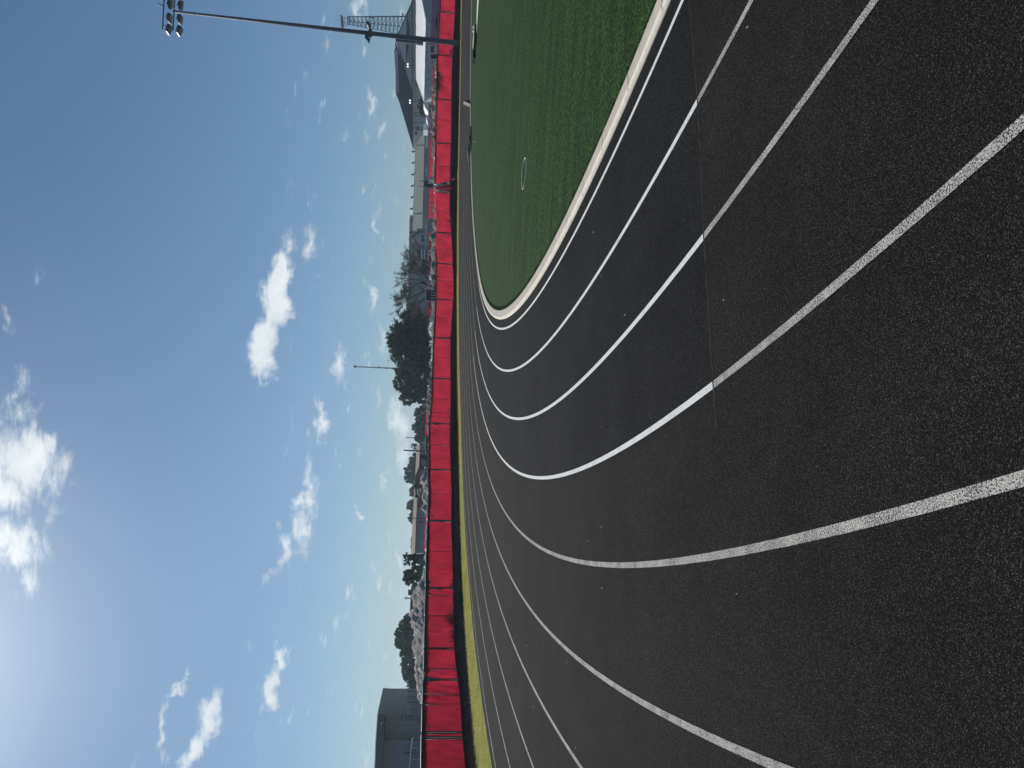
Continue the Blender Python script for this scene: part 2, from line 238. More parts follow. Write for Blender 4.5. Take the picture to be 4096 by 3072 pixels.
# ------------------------------------------------------------------ mesh helpers
OFF = {}
def tag(o, label=None, cat=None, group=None, kind=None):
    if label: o['label'] = label
    if cat: o['category'] = cat
    if group: o['group'] = group
    if kind: o['kind'] = kind
    return o
def thing(name, label, cat, loc, group=None):
    o = bpy.data.objects.new(name, None); COL.objects.link(o); o.location = loc; o.empty_display_size = .3; OFF[o.name] = Vector(loc)
    return tag(o, label, cat, group)
class MB:
    def __init__(s): s.v = []; s.f = []
    def add(s, vs, fs):
        n = len(s.v); s.v += [tuple(v) for v in vs]; s.f += [tuple(i+n for i in f) for f in fs]; return s
    def box(s, c, d, rz=0, M3=None):
        hx, hy, hz = d[0]/2, d[1]/2, d[2]/2; R = M3 or Matrix.Rotation(rz, 3, 'Z')
        vs = [Vector(c)+R@Vector((x*hx, y*hy, z*hz)) for x in (-1, 1) for y in (-1, 1) for z in (-1, 1)]
        return s.add(vs, [(0, 1, 3, 2), (4, 6, 7, 5), (0, 4, 5, 1), (2, 3, 7, 6), (0, 2, 6, 4), (1, 5, 7, 3)])
    def prism(s, pts, vec):
        n = len(pts); vec = Vector(vec); vs = list(pts)+[Vector(p)+vec for p in pts]
        return s.add(vs, [tuple(range(n)), tuple(range(2*n-1, n-1, -1))]+[(i, i+n, (i+1) % n+n, (i+1) % n) for i in range(n)])
    def tube(s, pts, r, n=6, caps=True):
        pts = [Vector(p) for p in pts]; rr = r if isinstance(r, (list, tuple)) else [r]*len(pts); base = len(s.v); u = None
        for i, p in enumerate(pts):
            d = (pts[min(i+1, len(pts)-1)]-pts[max(i-1, 0)]).normalized()
            if u is None:
                u = d.orthogonal().normalized()
            else:
                u = (u-d*u.dot(d)); u = u.normalized() if u.length > 1e-6 else d.orthogonal().normalized()
            w = d.cross(u)
            for k in range(n):
                a = 2*math.pi*k/n; s.v.append(tuple(p+(u*math.cos(a)+w*math.sin(a))*rr[i]))
        for i in range(len(pts)-1):
            for k in range(n):
                a = base+i*n+k; b = base+i*n+(k+1) % n; s.f.append((a, b, b+n, a+n))
        if caps:
            s.f.append(tuple(base+k for k in range(n))[::-1]); e = base+(len(pts)-1)*n; s.f.append(tuple(e+k for k in range(n)))
        return s
    def grid(s, rows):
        nr, nc = len(rows), len(rows[0]); n = len(s.v)
        for r in rows: s.v += [tuple(p) for p in r]
        for i in range(nr-1):
            for j in range(nc-1): a = n+i*nc+j; s.f.append((a, a+1, a+nc+1, a+nc))
        return s
    def build(s, name, m, parent=None, smooth=False):
        me = bpy.data.meshes.new(name); off = Vector((0, 0, 0))
        if parent is not None: off = OFF[parent.name]
        me.from_pydata([tuple(Vector(v)-off) for v in s.v] if off.length else s.v, [], s.f); me.materials.append(MATS[m])
        if smooth: me.polygons.foreach_set('use_smooth', [True]*len(me.polygons))
        me.update(); o = bpy.data.objects.new(name, me); COL.objects.link(o)
        if parent is not None:
            o.parent = parent
        OFF[o.name] = off; return o
def struct(mb, name, m, smooth=False): return tag(mb.build(name, m, None, smooth), kind='structure')
def px(D, pts, off=(0, 0, 0)): return [at(X, Y, D)+Vector(off) for X, Y in pts]
def back(pts): Yi = min((q[1] for q in pts), key=lambda q: abs(q-1536)); return Vector((ray(1750, Yi).x, 1, 0))
def slab(D, pts, th, name, m, parent, front=0): b = back(pts); return MB().prism([p-b*front for p in px(D, pts)], b*(th+front)).build(name, m, parent)
def rect(X0, X1, Y0, Y1): return [(X0, Y0), (X1, Y0), (X1, Y1), (X0, Y1)]
def lerp_table(tab, x):
    xs = [t[0] for t in tab]
    if x <= xs[0]: return tab[0][1]
    if x >= xs[-1]: return tab[-1][1]
    i = bisect.bisect_right(xs, x)-1; t = (x-xs[i])/(xs[i+1]-xs[i]); return tab[i][1]*(1-t)+tab[i+1][1]*t

# ------------------------------------------------------------------ the track: a bend of radius R about (CX, CY), with straights running off to +x
CX, CY, RR, LW = 34.5827, 15.8529, 33.2031, 1.07
TT = [(60, 1.15), (80, 1.05), (92.4, .88), (97, .77), (102, .65), (108, .545), (115, .43), (120, .35), (125, .262), (132, .172), (139, .098), (147, .018), (152, 0)]
def pth(s, r):                # s in degrees along the bend, 90..270; beyond those a straight
    if s < 90: return CX+(90-s)*RR*math.pi/180, CY+r
    if s > 270: return CX+(s-270)*RR*math.pi/180, CY-r
    a = math.radians(s); return CX+r*math.cos(a), CY+r*math.sin(a)
def hz(s, r):
    t = lerp_table(TT, s); q = r-RR
    return t*((.62+.38*min(q, 12)/10) if q > 0 else .62*max(0, r/RR)**2)
def P3(s, r, z=0): x, y = pth(s, r); return Vector((x, y, hz(s, r)+z))
def srange(a, b, st=1.): n = max(1, int(math.ceil((b-a)/st))); return [a+(b-a)*i/n for i in range(n+1)]
SALL = srange(-60, 90, 5)+srange(91, 270, 1)+srange(275, 360, 5)
def strip(name, m, radii, zs, S=SALL, label=None):
    return struct(MB().grid([[P3(s, r, z) for r, z in zip(radii, zs)] for s in S]), name, m, True)
strip('infield_turf', 'turf', [0.01]+list(np.linspace(2, RR-.49, 20)), [0]*21)
strip('running_track', 'rubber', [RR-.3]+list(np.linspace(RR, RR+10.02, 12)), [0]*13)
# concrete edging of the field: flat slab and low raised lip
kb = MB()
for r0, r1, z0, z1 in ((RR-.50, RR-.335, 0, .028), ):
    kb.grid([[P3(s, r0, 0), P3(s, r0, z1), P3(s, r1, z1)] for s in SALL])
struct(kb, 'kerb', 'concrete', False)
kb = MB().grid([[P3(s, RR-.330, .02), P3(s, RR-.330, .034), P3(s, RR-.27, .032), P3(s, RR-.255, .012), P3(s, RR-.250, -.01)] for s in SALL])
struct(kb, 'kerb_lip', 'kerb_top')
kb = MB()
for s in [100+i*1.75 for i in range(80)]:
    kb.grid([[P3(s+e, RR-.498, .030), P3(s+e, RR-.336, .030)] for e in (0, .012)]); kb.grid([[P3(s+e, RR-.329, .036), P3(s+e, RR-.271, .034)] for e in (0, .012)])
struct(kb, 'kerb_joints', 'bank_shade_joints')
# newer surfacing on the inner lanes, between two joints
def s_of(X, Y): 
    d = ray(X, Y); k = -CAM_H/d.z; x, y = d.x*k, d.y*k; return math.degrees(math.atan2(y-CY, x-CX)) % 360, math.hypot(x-CX, y-CY)
def joint_near(r): return lerp_table([(RR-.3, 198.2), (RR+.6, 198.8), (RR+1.04, 199.1), (RR+2.13, 199.0), (RR+3.2, 198.6), (RR+3.45, 198.5), (RR+4, 198.4)], r)
jn = {r: s_of(*q)[0] for r, q in ((.6, (2773.6, 200)), (1.04, (2790, 393)), (2.13, (2815, 944)), (3.2, (2853, 1537)))}
jf = {r: s_of(*q)[0] for r, q in ((.16, (1914, 1153)), (1.22, (1906, 1244)), (2.3, (1899, 1341)), (3.3, (1893, 1435)))}
def jt(d, q): t = sorted(d.items()); return lerp_table([(-.5, t[0][1]-(t[1][1]-t[0][1])*.5)]+t+[(4.2, t[-1][1])], q)
rows = []
for i in range(121):
    t = i/120; rows.append([P3(jt(jf, q)*(1-t)+jt(jn, q)*t, RR+q, .0015) for q in (-.262, 0, .5, 1, 1.5, 2, 2.5, 3, 3.27)])
struct(MB().grid(rows), 'resurfaced_lanes', 'rubber_new', True)
# lane lines
def line(q, a, b, name, m, w=.025, z=.006): return strip(name, m, [RR+q-w, RR+q+w], [z, z], [s for s in srange(a, b, .75)])
for k in range(10):
    q = k*LW
    if k < 4:
        a, b = jt(jf, q), jt(jn, q)
        line(q, a, b, 'lane_line', 'paint_fresh', .026)
        line(q, b+.03, 300, 'lane_line', 'paint_worn'); line(q, -40, a-.03, 'lane_line', 'paint_worn', .022)
    else: line(q, -40, 300, 'lane_line', 'paint_worn')
# faded marks between the lanes: long thin lenses, where older lane lines were blacked out
def lens(Xa, Ya, Xb, Yb, w):
    sa, ra = s_of(Xa, Ya); sb, rb = s_of(Xb, Yb); rows = []
    for i in range(13):
        t = i/12; h = w*math.sin(math.pi*t)+.002; s = sa*(1-t)+sb*t; r = ra*(1-t)+rb*t; rows.append([P3(s, r-h, .004), P3(s, r+h, .004)])
    struct(MB().grid(rows), 'faded_mark', 'paint_faint')
lens(2047, 2310, 2038, 2520, .035); lens(1946, 2630, 1941, 2790, .035); lens(1934, 1840, 1929, 1955, .03); lens(1886, 2075, 1881, 2135, .03); lens(1852, 1160, 1850, 1260, .03); lens(1860, 1320, 1853, 1440, .03)
# joint lines, a thin pale seam
seam = MB().grid([[P3(jt(jn, q)+(e*(1+1.2*noise.noise(Vector((q*9, 0, 1))))+.012*noise.noise(Vector((q*14, 3, 1))))/RR*57, RR+q, .0022) for e in (-.005, .010)] for q in np.linspace(-.2, 3.5, 150)]); struct(seam, 'surface_joint', 'seam')

rb = random.Random(5); m = MB()
for i in range(150):
    s, q, a, L_ = rb.uniform(140, 206), rb.uniform(-.2, 9.6), rb.uniform(0, 3.14), rb.uniform(.008, .022); c = P3(s, RR+q, .009); d = Vector((math.cos(a), math.sin(a), .15))*L_; e = Vector((-math.sin(a), math.cos(a), .1))*L_*.45
    m.add([c-d, c+e, c+d, c-e], [(0, 1, 2, 3)])
tag(m.build('leaf_litter', 'tarp'), 'tiny dry leaf bits scattered over the black track surface', 'leaf litter', kind='stuff')
# verge, bank and fence line -------------------------------------------------
RF = RR+13.3
FT = '''-400:1766,1824 -100:1764,1822 0:1761,1820 50:1758,1819 137:1753,1814 221:1750,1809 312:1748,1806 396:1746,1804.5 481:1743,1804 573:1742,1803 667:1741,1800 752:1738,1799 834:1743,1798 924:1746,1804 1004:1742,1809 1054:1745,1810 1109:1744,1813 1127:1744,1814 1196:1743,1813.5 1273:1740,1806 1349:1735,1802 1429:1731,1801 1513:1729.5,1802 1600:1726,1802 1652:1722,1800 1694:1717,1799.5 1782:1715.5,1799 1881:1716,1803 1981:1717,1806 2086:1714,1805 2213:1709.6,1808.7 2355:1707,1813 2388:1706.5,1812 2470:1704.5,1813.5 2598:1702,1818 2682:1701,1825 2718:1699,1832 2775:1697,1838 2820:1696,1844 2930:1694,1850 2950:1693,1851 3072:1692,1862.5 3400:1688,1890'''
def fence_hit(X, Y, rf=RF):
    d = ray(X, Y); A = d.x**2+1; B = -2*(d.x*CX+CY); C = CX*CX+CY*CY-rf*rf
    D = (-B+math.sqrt(max(0, B*B-4*A*C)))/(2*A); return D, d
ZB, ZT = [], []
for t in FT.split():
    Y, ab = t.split(':'); Y = float(Y); a, b = map(float, ab.split(','))
    for X, tab in ((a, ZT), (b, ZB)):
        D, d = fence_hit(X, Y); p = at(X, Y, D); tab.append((math.degrees(math.atan2(p.y-CY, p.x-CX)) % 360, p.z))
ZB.sort(); ZT.sort()
def sY(X, Y, rf=RF): D, d = fence_hit(X, Y, rf); return math.degrees(math.atan2(D-CY, d.x*D-CX)) % 360
def zb(s): return lerp_table(ZB, s)
def zt(s): return lerp_table(ZT, s)
def ztop_edge(s): return hz(s, RR+11.9)
def PF(s, r, z): a = math.radians(s); return Vector((CX+r*math.cos(a), CY+r*math.sin(a), z))
SV = srange(74, 200, .5)
S_OUT = [s for s in SALL if s < 74 or s > 200]
def wob(s, r, a): return a*noise.noise(Vector((s*.9, r*2, 3.3)))
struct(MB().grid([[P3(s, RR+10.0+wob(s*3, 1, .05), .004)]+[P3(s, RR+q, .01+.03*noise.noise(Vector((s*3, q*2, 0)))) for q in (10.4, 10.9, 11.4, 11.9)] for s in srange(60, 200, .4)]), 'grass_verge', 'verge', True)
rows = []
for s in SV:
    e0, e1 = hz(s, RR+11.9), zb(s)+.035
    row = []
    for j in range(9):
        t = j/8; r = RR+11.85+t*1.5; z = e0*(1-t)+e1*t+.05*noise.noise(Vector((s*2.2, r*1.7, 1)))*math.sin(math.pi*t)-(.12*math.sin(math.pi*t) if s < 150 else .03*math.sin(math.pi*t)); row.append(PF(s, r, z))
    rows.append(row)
struct(MB().grid(rows), 'bank', 'bank_shade_joints', True)
# ground beyond the fence, rising to the right
GT = [(-3.2, 3.9), (-.2, 3.75), (0, 3.75), (500, 3.3), (1000, 1.87), (1300, 1.4), (1600, .98), (2000, .8), (3072, .4), (9999, .3)]
rows = []
for i in range(141):
    Yc = -1200+i*(5200/140); d = ray(1800, Yc); A = d.x/1.0
    D0, _ = fence_hit(1800, Yc, RF+.05) if Yc > -700 else (62, None)
    s0 = math.degrees(math.atan2(D0-CY, A*D0-CX)) % 360; z0 = zb(s0)-.12; row = []
    zf = lerp_table(GT, Yc)
    for D in [D0, D0+2, D0+6, 60 if D0 < 50 else D0+12, 90, 120, 150, 220, 400, 800, 1400]:
        t = min(1, max(0, (D-D0)/(150-D0))); z = z0*(1-t)+zf*t if D < 400 else zf*.6
        if 8 < D-D0 and D < 300: z += .12*noise.noise(Vector((A*D*.2, D*.2, 0)))
        row.append(Vector((A*D, D, z)))
    rows.append(row)
struct(MB().grid(rows), 'terrain', 'terrain', True)
struct(MB().grid([[Vector((x, y, -.35)) for x in (-1500, -60, 200, 1500)] for y in (-1500, -60, 120, 1500)]), 'ground', 'far_ground')

# grass blades: verge (sunlit) and a fringe at the bank foot with shade put into its colour
def blades(name, n, smin, smax, rfun, h0, h1, w, m, label, dens_near=True):
    v = []; f = []
    for i in range(n):
        s = smax-(smax-smin)*(random.random()**(1.6 if dens_near else 1)); r, z0 = rfun(s)
        x, y = pth(s, r) if z0 is None else (CX+r*math.cos(math.radians(s)), CY+r*math.sin(math.radians(s)))
        z = hz(s, r) if z0 is None else z0; h = random.uniform(h0, h1); a = random.uniform(0, math.pi); lx, ly = random.gauss(0, .35)*h, random.gauss(0, .35)*h
        k = len(v); dx, dy = math.cos(a)*w, math.sin(a)*w
        v += [(x-dx, y-dy, z), (x+dx, y+dy, z), (x+lx, y+ly, z+h)]; f.append((k, k+1, k+2))
    mb = MB(); mb.v = v; mb.f = f; o = mb.build(name, m); tag(o, label, 'grass', kind='stuff')
blades('verge_grass', 30000, 118, 186, lambda s: (RR+10.03+random.random()**.8*1.9+wob(s*4, 2, .06), None), .03, .09, .006, 'blade', 'short yellow green grass strip between track and fence bank')
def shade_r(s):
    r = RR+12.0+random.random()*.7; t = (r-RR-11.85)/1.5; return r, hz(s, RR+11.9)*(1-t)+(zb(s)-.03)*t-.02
blades('weeds', 14000, 150, 186, shade_r, .06, .2, .007, 'blade_shade', 'weeds darkened with painted shade at the foot of the fence bank')
blades('turf_fringe', 9000, 140, 230, lambda s: (RR-.5-random.random()*.12, None), .015, .04, .004, 'blade_turf', 'ragged artificial grass edge along the pale kerb', False)

# ------------------------------------------------------------------ the red windscreen fence
SEAMS = [(-330,'S'),(-240,'D'),(-140,'S'),(-48,'D'),(54,'D'),(139,'S'),(226,'D'),(313,'S'),(402,'D'),(485.6,'S'),(577,'D'),(670,'S'),(742,'E'),
         (775,'G'),(852,'S'),(935,'D'),(1004,'S'),(1058.6,'D'),(1113,'S'),(1129.7,'S'),(1202,'D'),(1278,'S'),(1355.6,'D'),(1434,'S'),(1518,'D'),(1603,'S'),(1656,'S'),(1698,'D'),(1785,'S'),
         (1882.6,'D'),(1982.6,'S'),(2087,'D'),(2212,'S'),(2356,'D'),(2388,'S'),(2470,'S'),(2598.5,'D'),(2682,'S'),(2723,'D'),(2824.5,'S'),(2935,'D'),(2955,'D'),(3110,'S'),(3330,'S')]
xb_t = sorted((float(t.split(':')[0]), float(t.split(',')[1])) for t in FT.split())
def sBot(Y): return sY(lerp_table(xb_t, Y), Y)
CREASE = {(852, 935): 0.5, (935, 1004): 1.0, (1058.6, 1113): .9, (1603, 1656): .9, (1656, 1698): 1.1, (1698, 1785): 1.6, (1785, 1882.6): .9, (2356, 2388): 1.2, (2682, 2723): 1.6, (2723, 2824.5): 1.3, (775, 852): .8}
def fence_run(root, seams):
    for i in range(len(seams)-1):
        (Y0, k0), (Y1, k1) = seams[i], seams[i+1]; s0, s1 = sBot(Y0), sBot(Y1)
        gap = .062
        g = gap/RF*57.3; a = s0+(g if k0 == 'D' else -g*.1); b = s1-(g if k1 == 'D' else 0)
        if b-a < .05: continue
        cre = CREASE.get((Y0, Y1), .4); nx = max(8, int((b-a)/57.3*RF/.07)); nz = 14; rows = []; ph = random.uniform(0, 9)
        for ii in range(nx+1):
            s = a+(b-a)*ii/nx; u = ii/nx; row = []
            zbs, zts = zb(s)+.012*noise.noise(Vector((s*6, 0, 5))), zt(s)
            zts -= .018*math.sin(math.pi*u)+.01*noise.noise(Vector((s*4, 2, 5)))
            if Y0 == 670: cut = max(0, (u-.52)/.48)                                  # last panel before the torn gap: cut on the slant
            else: cut = 0
            for jj in range(nz+1):
                t = jj/nz; z = zbs+(zts-zbs)*t
                dr = .045*noise.noise(Vector((s*.9, t*1.2, ph)))+.042*cre*math.sin((s*13+t*8)*1.0+ph+2*noise.noise(Vector((s*2, t*2, 0))))*(.3+.7*abs(noise.noise(Vector((s*1.3, t*1.5, 8)))*2))
                ss = s-(cut*(1-t)*.0)
                row.append(PF(ss, RF-.03+dr, z))
            rows.append(row)
        if Y0 == 670:
            rows = [[PF(a+(b-a)*(ii/nx)*(1-.22*(1-jj/nz)*1.0), RF-.03, 0).xy.to_3d()+Vector((0, 0, rows[ii][jj].z)) for jj in range(nz+1)] for ii in range(nx+1)]
        MB().grid(rows).build('fabric', 'windscreen', root, True)
        # top pipe and the dark strip under it
        z0, z1 = zt(s0), zt(s1)
        if not (740 < Y0 < 980):
            up = .075 if Y0 > 1800 else .045
            n = 6; pts = [PF(s0+(s1-s0)*q/n, RF+.0, zt(s0+(s1-s0)*q/n)+up-.012) for q in range(n+1)]
            MB().tube(pts, .016 if Y0 > 1800 else .012, 6).build('rail', 'galv', root, True)
            MB().grid([[PF(s0+(s1-s0)*q/n, RF+.012, zt(s0+(s1-s0)*q/n)-.06), PF(s0+(s1-s0)*q/n, RF+.012, zt(s0+(s1-s0)*q/n)+up-.026)] for q in range(n+1)]).build('top_band', 'band_dark', root)
    for (Y, k) in seams:
        s = sBot(Y); z0 = zb(s)-.25; z1 = zt(s)+.05
        if k == 'D':
            for e in (-.042, .042):
                sp_ = s+e/RF*57.3; MB().tube([PF(sp_, RF-.05, z0), PF(sp_, RF-.05, z1-.02), PF(sp_, RF-.05, z1+.02)], .021, 8).build('post', 'post_dark', root, True)
        elif k == 'S': MB().tube([PF(s, RF-.085, z0), PF(s, RF-.085, z1-.05)], .013, 6).build('post', 'post_dark', root, True)
        elif k in 'EG': MB().tube([PF(s, RF, z0), PF(s, RF, z1)], .025, 8).build('post', 'galv', root, True)
PLATES = [(1762.7,31.6,14),(1762,205.7,14),(1751,376.6,16),(1751,740.4,14),(1743,1332,10),(1739,1492,11),(1731,2063,15),(1719,2329,20),(1716,2572,18),(1708,2756,14),(1715,2907,18)]
FEET = [(33,.16),(144,.12),(437,.2),(523,.2),(563,.2),(631,.18),(731,.15),(817.5,.18),(902,.15),(945,.15),(1025.5,.28),(1090,.2),(1177.6,.45),(1259.6,.4),(1459.7,.16),(1562.7,.14),(1668.5,.17),(1724,.12),(1758.6,.14),(1858,.15),(1974,.12),(2193,.22),(2328,.2),(2448,.24),(2573,.14),(2688,.14),(2781.6,.18),(2847.6,.15),(2971,.28)]  # black stubs in front: some real feet, some standing for foot shadows on fabric
def plates_feet(root, lo, hi):
    for X, Y, L in PLATES:
        if not lo < Y < hi: continue
        D, d = fence_hit(X, Y, RF-.06); c = at(X, Y, D); w = L/2/F_PX*D; s = math.degrees(math.atan2(c.y-CY, c.x-CX)) % 360
        MB().box(c, (.012, 2*w, .075), math.radians(s)).build('plate', 'plate_grey', root)
    for Y, h in FEET:
        if not lo < Y < hi: continue
        s = sBot(Y); z = zb(s); m = MB(); base = PF(s, RF-.09, z-.16); m.tube([base, PF(s, RF-.09, z+h)], .012, 6)
        m.tube([PF(s-.035, RF-.09, z+h+.02), PF(s, RF-.09, z+h), PF(s+.035, RF-.09, z+h+.02)], .012, 6)
        m.build('foot', 'black', root, True)
iG = [i for i, t in enumerate(SEAMS) if t[1] == 'G'][0]
s_ = sBot(400); fr = thing('windscreen_fence', 'red fabric covered fence behind the light pole, up to the torn gap', 'fence', PF(s_, RF, zb(s_)))
fence_run(fr, SEAMS[:iG]); plates_feet(fr, -400, 755)
s_ = sBot(2000); fl = thing('windscreen_fence', 'long red fabric covered fence from torn gap round to the brick building', 'fence', PF(s_, RF, zb(s_)))
fence_run(fl, SEAMS[iG:]); plates_feet(fl, 756, 3400)
# lifted loose pipe frame near the brick building
m = MB(); pts = []
for X, Y in ((1699, 2690), (1690, 2733), (1683, 2765), (1681, 2772), (1684, 2776), (1700, 2776.5), (1760, 2778), (1842, 2781)):
    D, d = fence_hit(X, Y, RF-.05); pts.append(at(X, Y, D))
m.tube(pts, .02, 8).build('pipe_frame', 'galv', fl, True)
# chain-link returns behind the near end of the fence: thin posts and wire
root = thing('wire_fence', 'thin wire fence on slim posts in front of the brick building', 'fence', at(1700, 2980, 27))
for X0, Y0 in ((1652, 2949), (1646, 2991), (1640, 3037), (1640, 3085)):
    MB().tube([at(X0, Y0, 27), at(1715, Y0+2, 27)], .012, 6).build('post', 'galv', root)
MB().tube([at(1651, 2950, 27), at(1645, 2991, 27), at(1640, 3037, 27), at(1638, 3110, 27)], .009, 5).build('wire', 'galv', root); MB().tube([at(1674, 2950, 27.05), at(1690, 2968, 27.05)], .009, 5).build('brace', 'galv', root)

# torn gap: hanging flap, rolled fabric, heap behind ------------------------
def lump(name, m, D, pts, depth, amp, parent=None, seed=0, n=26, k=1.):
    """an irregular mound whose crest follows the given points; rounded towards both sides"""
    cr_ = [at(X, Y, D) for X, Y in pts]; rows = []
    xs = [p.x for p in cr_]; order = sorted(range(len(xs)), key=lambda i: xs[i]); tab = [(cr_[i].x, cr_[i].z) for i in order]
    x0, x1 = tab[0][0], tab[-1][0]; base = CAM_H+ray(1775 if pts[0][1] < 1500 else 1740, (pts[0][1]+pts[-1][1])/2).z*D-.6
    nx = max(20, int((x1-x0)/(.12*k)))
    for i in range(nx+1):
        x = x0+(x1-x0)*i/nx; h = lerp_table(tab, x)-base; row = []
        for j in range(n+1):
            a = math.pi*j/n; prof = max(0, math.sin(a))**.8
            nn = noise.fractal(Vector((x*1.6/k+seed, j*.35, seed)), .8, 2.1, 5)
            rk = abs(noise.noise(Vector((x*4.5/k, j*1.1, seed+7))))+.5*abs(noise.noise(Vector((x*11/k, j*2.3, seed)))); row.append(Vector((x+.1*nn, D-math.cos(a)*depth, base+h*prof*(1+amp*.3*nn)+amp*.25*nn*prof+amp*(rk-.25)*.55*k*prof)))
        rows.append(row)
    return MB().grid(rows).build(name, m, parent, True)
D, _ = fence_hit(1800, 735); root = thing('torn_fabric', 'loose maroon fabric flap sagging to the ground at the gap in the red fence', 'fabric', at(1828, 745, D-.6))
MB().grid([[at(1738+(1799-1738)*t, 753-(753-736)*t, D-.05-.1*t).lerp(at(1741+(1832-1741)*t, 757+(745-757)*t+10*math.sin(t*3), D-.1-1.0*t), u/5) for u in range(6)] for t in [i/12 for i in range(13)]]).build('flap', 'windscreen_dull', root, True)
lump('fabric_heap', 'windscreen_dull', D-.3, [(1830, 722), (1812, 735), (1803, 752), (1800, 770), (1806, 785), (1815, 795), (1826, 800)], .4, .35, root, 3, 14, .5)
root = thing('rolled_screen', 'pale rolled fabric standing upright in the gap of the red fence', 'fabric roll', at(1800, 763, D+.1))
MB().tube([at(1741, 756, D+.1), at(1760, 760, D+.08), at(1785, 762, D+.05), at(1801, 763, D)], [.03, .10, .13, .12], 10).build('roll', 'tarp', root, True)

# ------------------------------------------------------------------ items on the field
def ground_at(X, Y):
    z = 0
    for _ in range(6):
        d = ray(X, Y); k = (z-CAM_H)/d.z; x, y = d.x*k, d.y*k
        s = math.degrees(math.atan2(y-CY, x-CX)) % 360; z = hz(s, math.hypot(x-CX, y-CY))
    return Vector((x, y, z))
# throwing ring outline lying on the turf
c0, c1 = ground_at(2098.5, 643.5), ground_at(2098.5, 744); c = (c0+c1)/2; rad = (c0-c1).length/2
near, far = ground_at(2105, 693), ground_at(2091, 693); ry = (near-far).length/2; cm_ = (near+far)/2
m = MB(); N_ = 12; dirx = (c0-c1).normalized(); diry = Vector((-dirx.y, dirx.x, 0)); rows = []
for i in range(N_*3+1):
    a = 2*math.pi*i/(N_*3); k = 1+.03*math.sin(3*a); e = 1-.0
    rows.append([cm_+dirx*math.cos(a)*rad*k*f+diry*math.sin(a)*ry*k*f+Vector((0, 0, zz)) for f, zz in ((.982, .008), (.982, .02), (1.016, .02), (1.016, .008))])
tag(m.grid(rows).build('throwing_ring', 'ring_paint'), 'thin pale cream ring lying on the green turf', 'ring')
# long low dark box beside a black box, far side of the field
b0, b1 = ground_at(1905, 109), ground_at(1905, 185); root = thing('equipment_box', 'long low dark brown box with pale rim on the far turf', 'box', (b0+b1)/2)
w = (b0-b1); ang = math.atan2(w.y, w.x); cb = (b0+b1)/2
MB().box(cb+Vector((0, .5, .07)), (w.length, 1.0, .14), ang).build('body', 'black', root); MB().box(cb+Vector((0, .5, .155)), (w.length+.04, 1.04, .03), ang).build('rim', 'concrete', root)
MB().box(b1+Vector((-.08, .5, .08)), (.14, .9, .15), ang).build('end_board', 'rust', root)
for Yq in (133, 148): 
    q = ground_at(1897, Yq); MB().box(Vector((q.x, cb.y+.7, cb.z+.2)), (.1, .12, .08)).build('clip', 'white_trim', root)
b0, b1 = ground_at(1902, 192), ground_at(1902, 231); w = b0-b1; tag(MB().prism([b0, b1, b1+Vector((0, 0, .17)), b0+Vector((0, 0, .18))], (0, .8, 0)).build('equipment_box', 'black'), 'short black box at the end of the long brown box on the far turf', 'box')
# pale strips of the far runway
def ground_strip(name, m, pts, z=.02):
    g = [ground_at(*p)+Vector((0, 0, z)) for p in pts]; n = len(g)//2; MBx = MB().grid([[g[i], g[n+i]] for i in range(n)]); return struct(MBx, name, m)
ground_strip('runway_edge', 'kerb_top', [(1905, -120), (1907, 0), (1906, 60), (1906, 132), (1918, -120), (1914.5, 0), (1911, 60), (1907, 134)])
ground_strip('field_line', 'verge', [(1903.5, -100), (1902.5, 0), (1900.5, 108), (1905, -100), (1904, 0), (1902, 108)])
# crumpled tan tarp over black mats
root = thing('covered_mats', 'crumpled tan tarp thrown over low black mats on the far turf edge', 'mat', ground_at(1883, 600))
gD = ground_at(1884, 600).y
def low(nm, mt, poly, th=.5, off=0): return MB().prism([at(X, Y, gD+off) for X, Y in poly], (0, th, 0)).build(nm, mt, root)
low('mat', 'black', [(1882, 504), (1884.2, 504), (1884.5, 545), (1882, 545)]); low('mat', 'black', [(1879, 538), (1876.5, 545), (1877.5, 560), (1881, 567), (1885, 566), (1884.5, 542)])
low('mat', 'black', [(1882.6, 566), (1885, 566), (1884.4, 607), (1882.4, 607)]); low('mat', 'black', [(1876, 582), (1879.6, 582), (1880, 600), (1876, 614), (1874.5, 615)]); low('mat', 'black', [(1878.4, 628), (1881, 632), (1880.6, 668), (1878.4, 668)])
def band(ptsX, wd, nm='tarp'): 
    m = MB(); m.tube([at(X, Y, gD-.05) for X, Y in ptsX], wd, 7); return m.build(nm, 'tarp', root, True)
band([(1880.5, 506), (1881, 530), (1881.5, 545)], [.02, .03, .02]); band([(1877, 560), (1873, 580), (1871.5, 600), (1872.5, 615), (1876, 628), (1877.5, 650), (1877.5, 672), (1878.5, 683)], [.02, .04, .06, .07, .09, .05, .05, .03])
band([(1878, 565), (1880.5, 575), (1881, 600), (1878, 612), (1876, 620)], [.03, .04, .03, .04, .05]); band([(1879, 668), (1880.5, 672), (1879, 680)], [.05, .04, .02])
# side-on folding board
g0 = ground_at(1880, 403); D = g0.y; root = thing('folding_board', 'narrow folding board standing side-on at the far edge of the turf', 'sign', g0)
MB().prism([at(1854, 403, D), at(1880, 401, D), at(1880, 406.5, D), at(1856, 404.2, D)], (0, .5, 0)).build('panel', 'black', root); MB().prism([at(1855, 404.4, D), at(1857, 404.6, D), at(1879.5, 415.5, D), at(1877.5, 413.5, D)], (0, .5, 0)).build('panel', 'tarp', root)
# paint cup / white bit on the turf
g0 = ground_at(1901, 565); tag(MB().tube([g0, g0+Vector((.03, 0, .09))], [.05, .04], 8).build('cup', 'white_trim'), 'tiny white cup left on the turf near the tan tarp', 'cup')

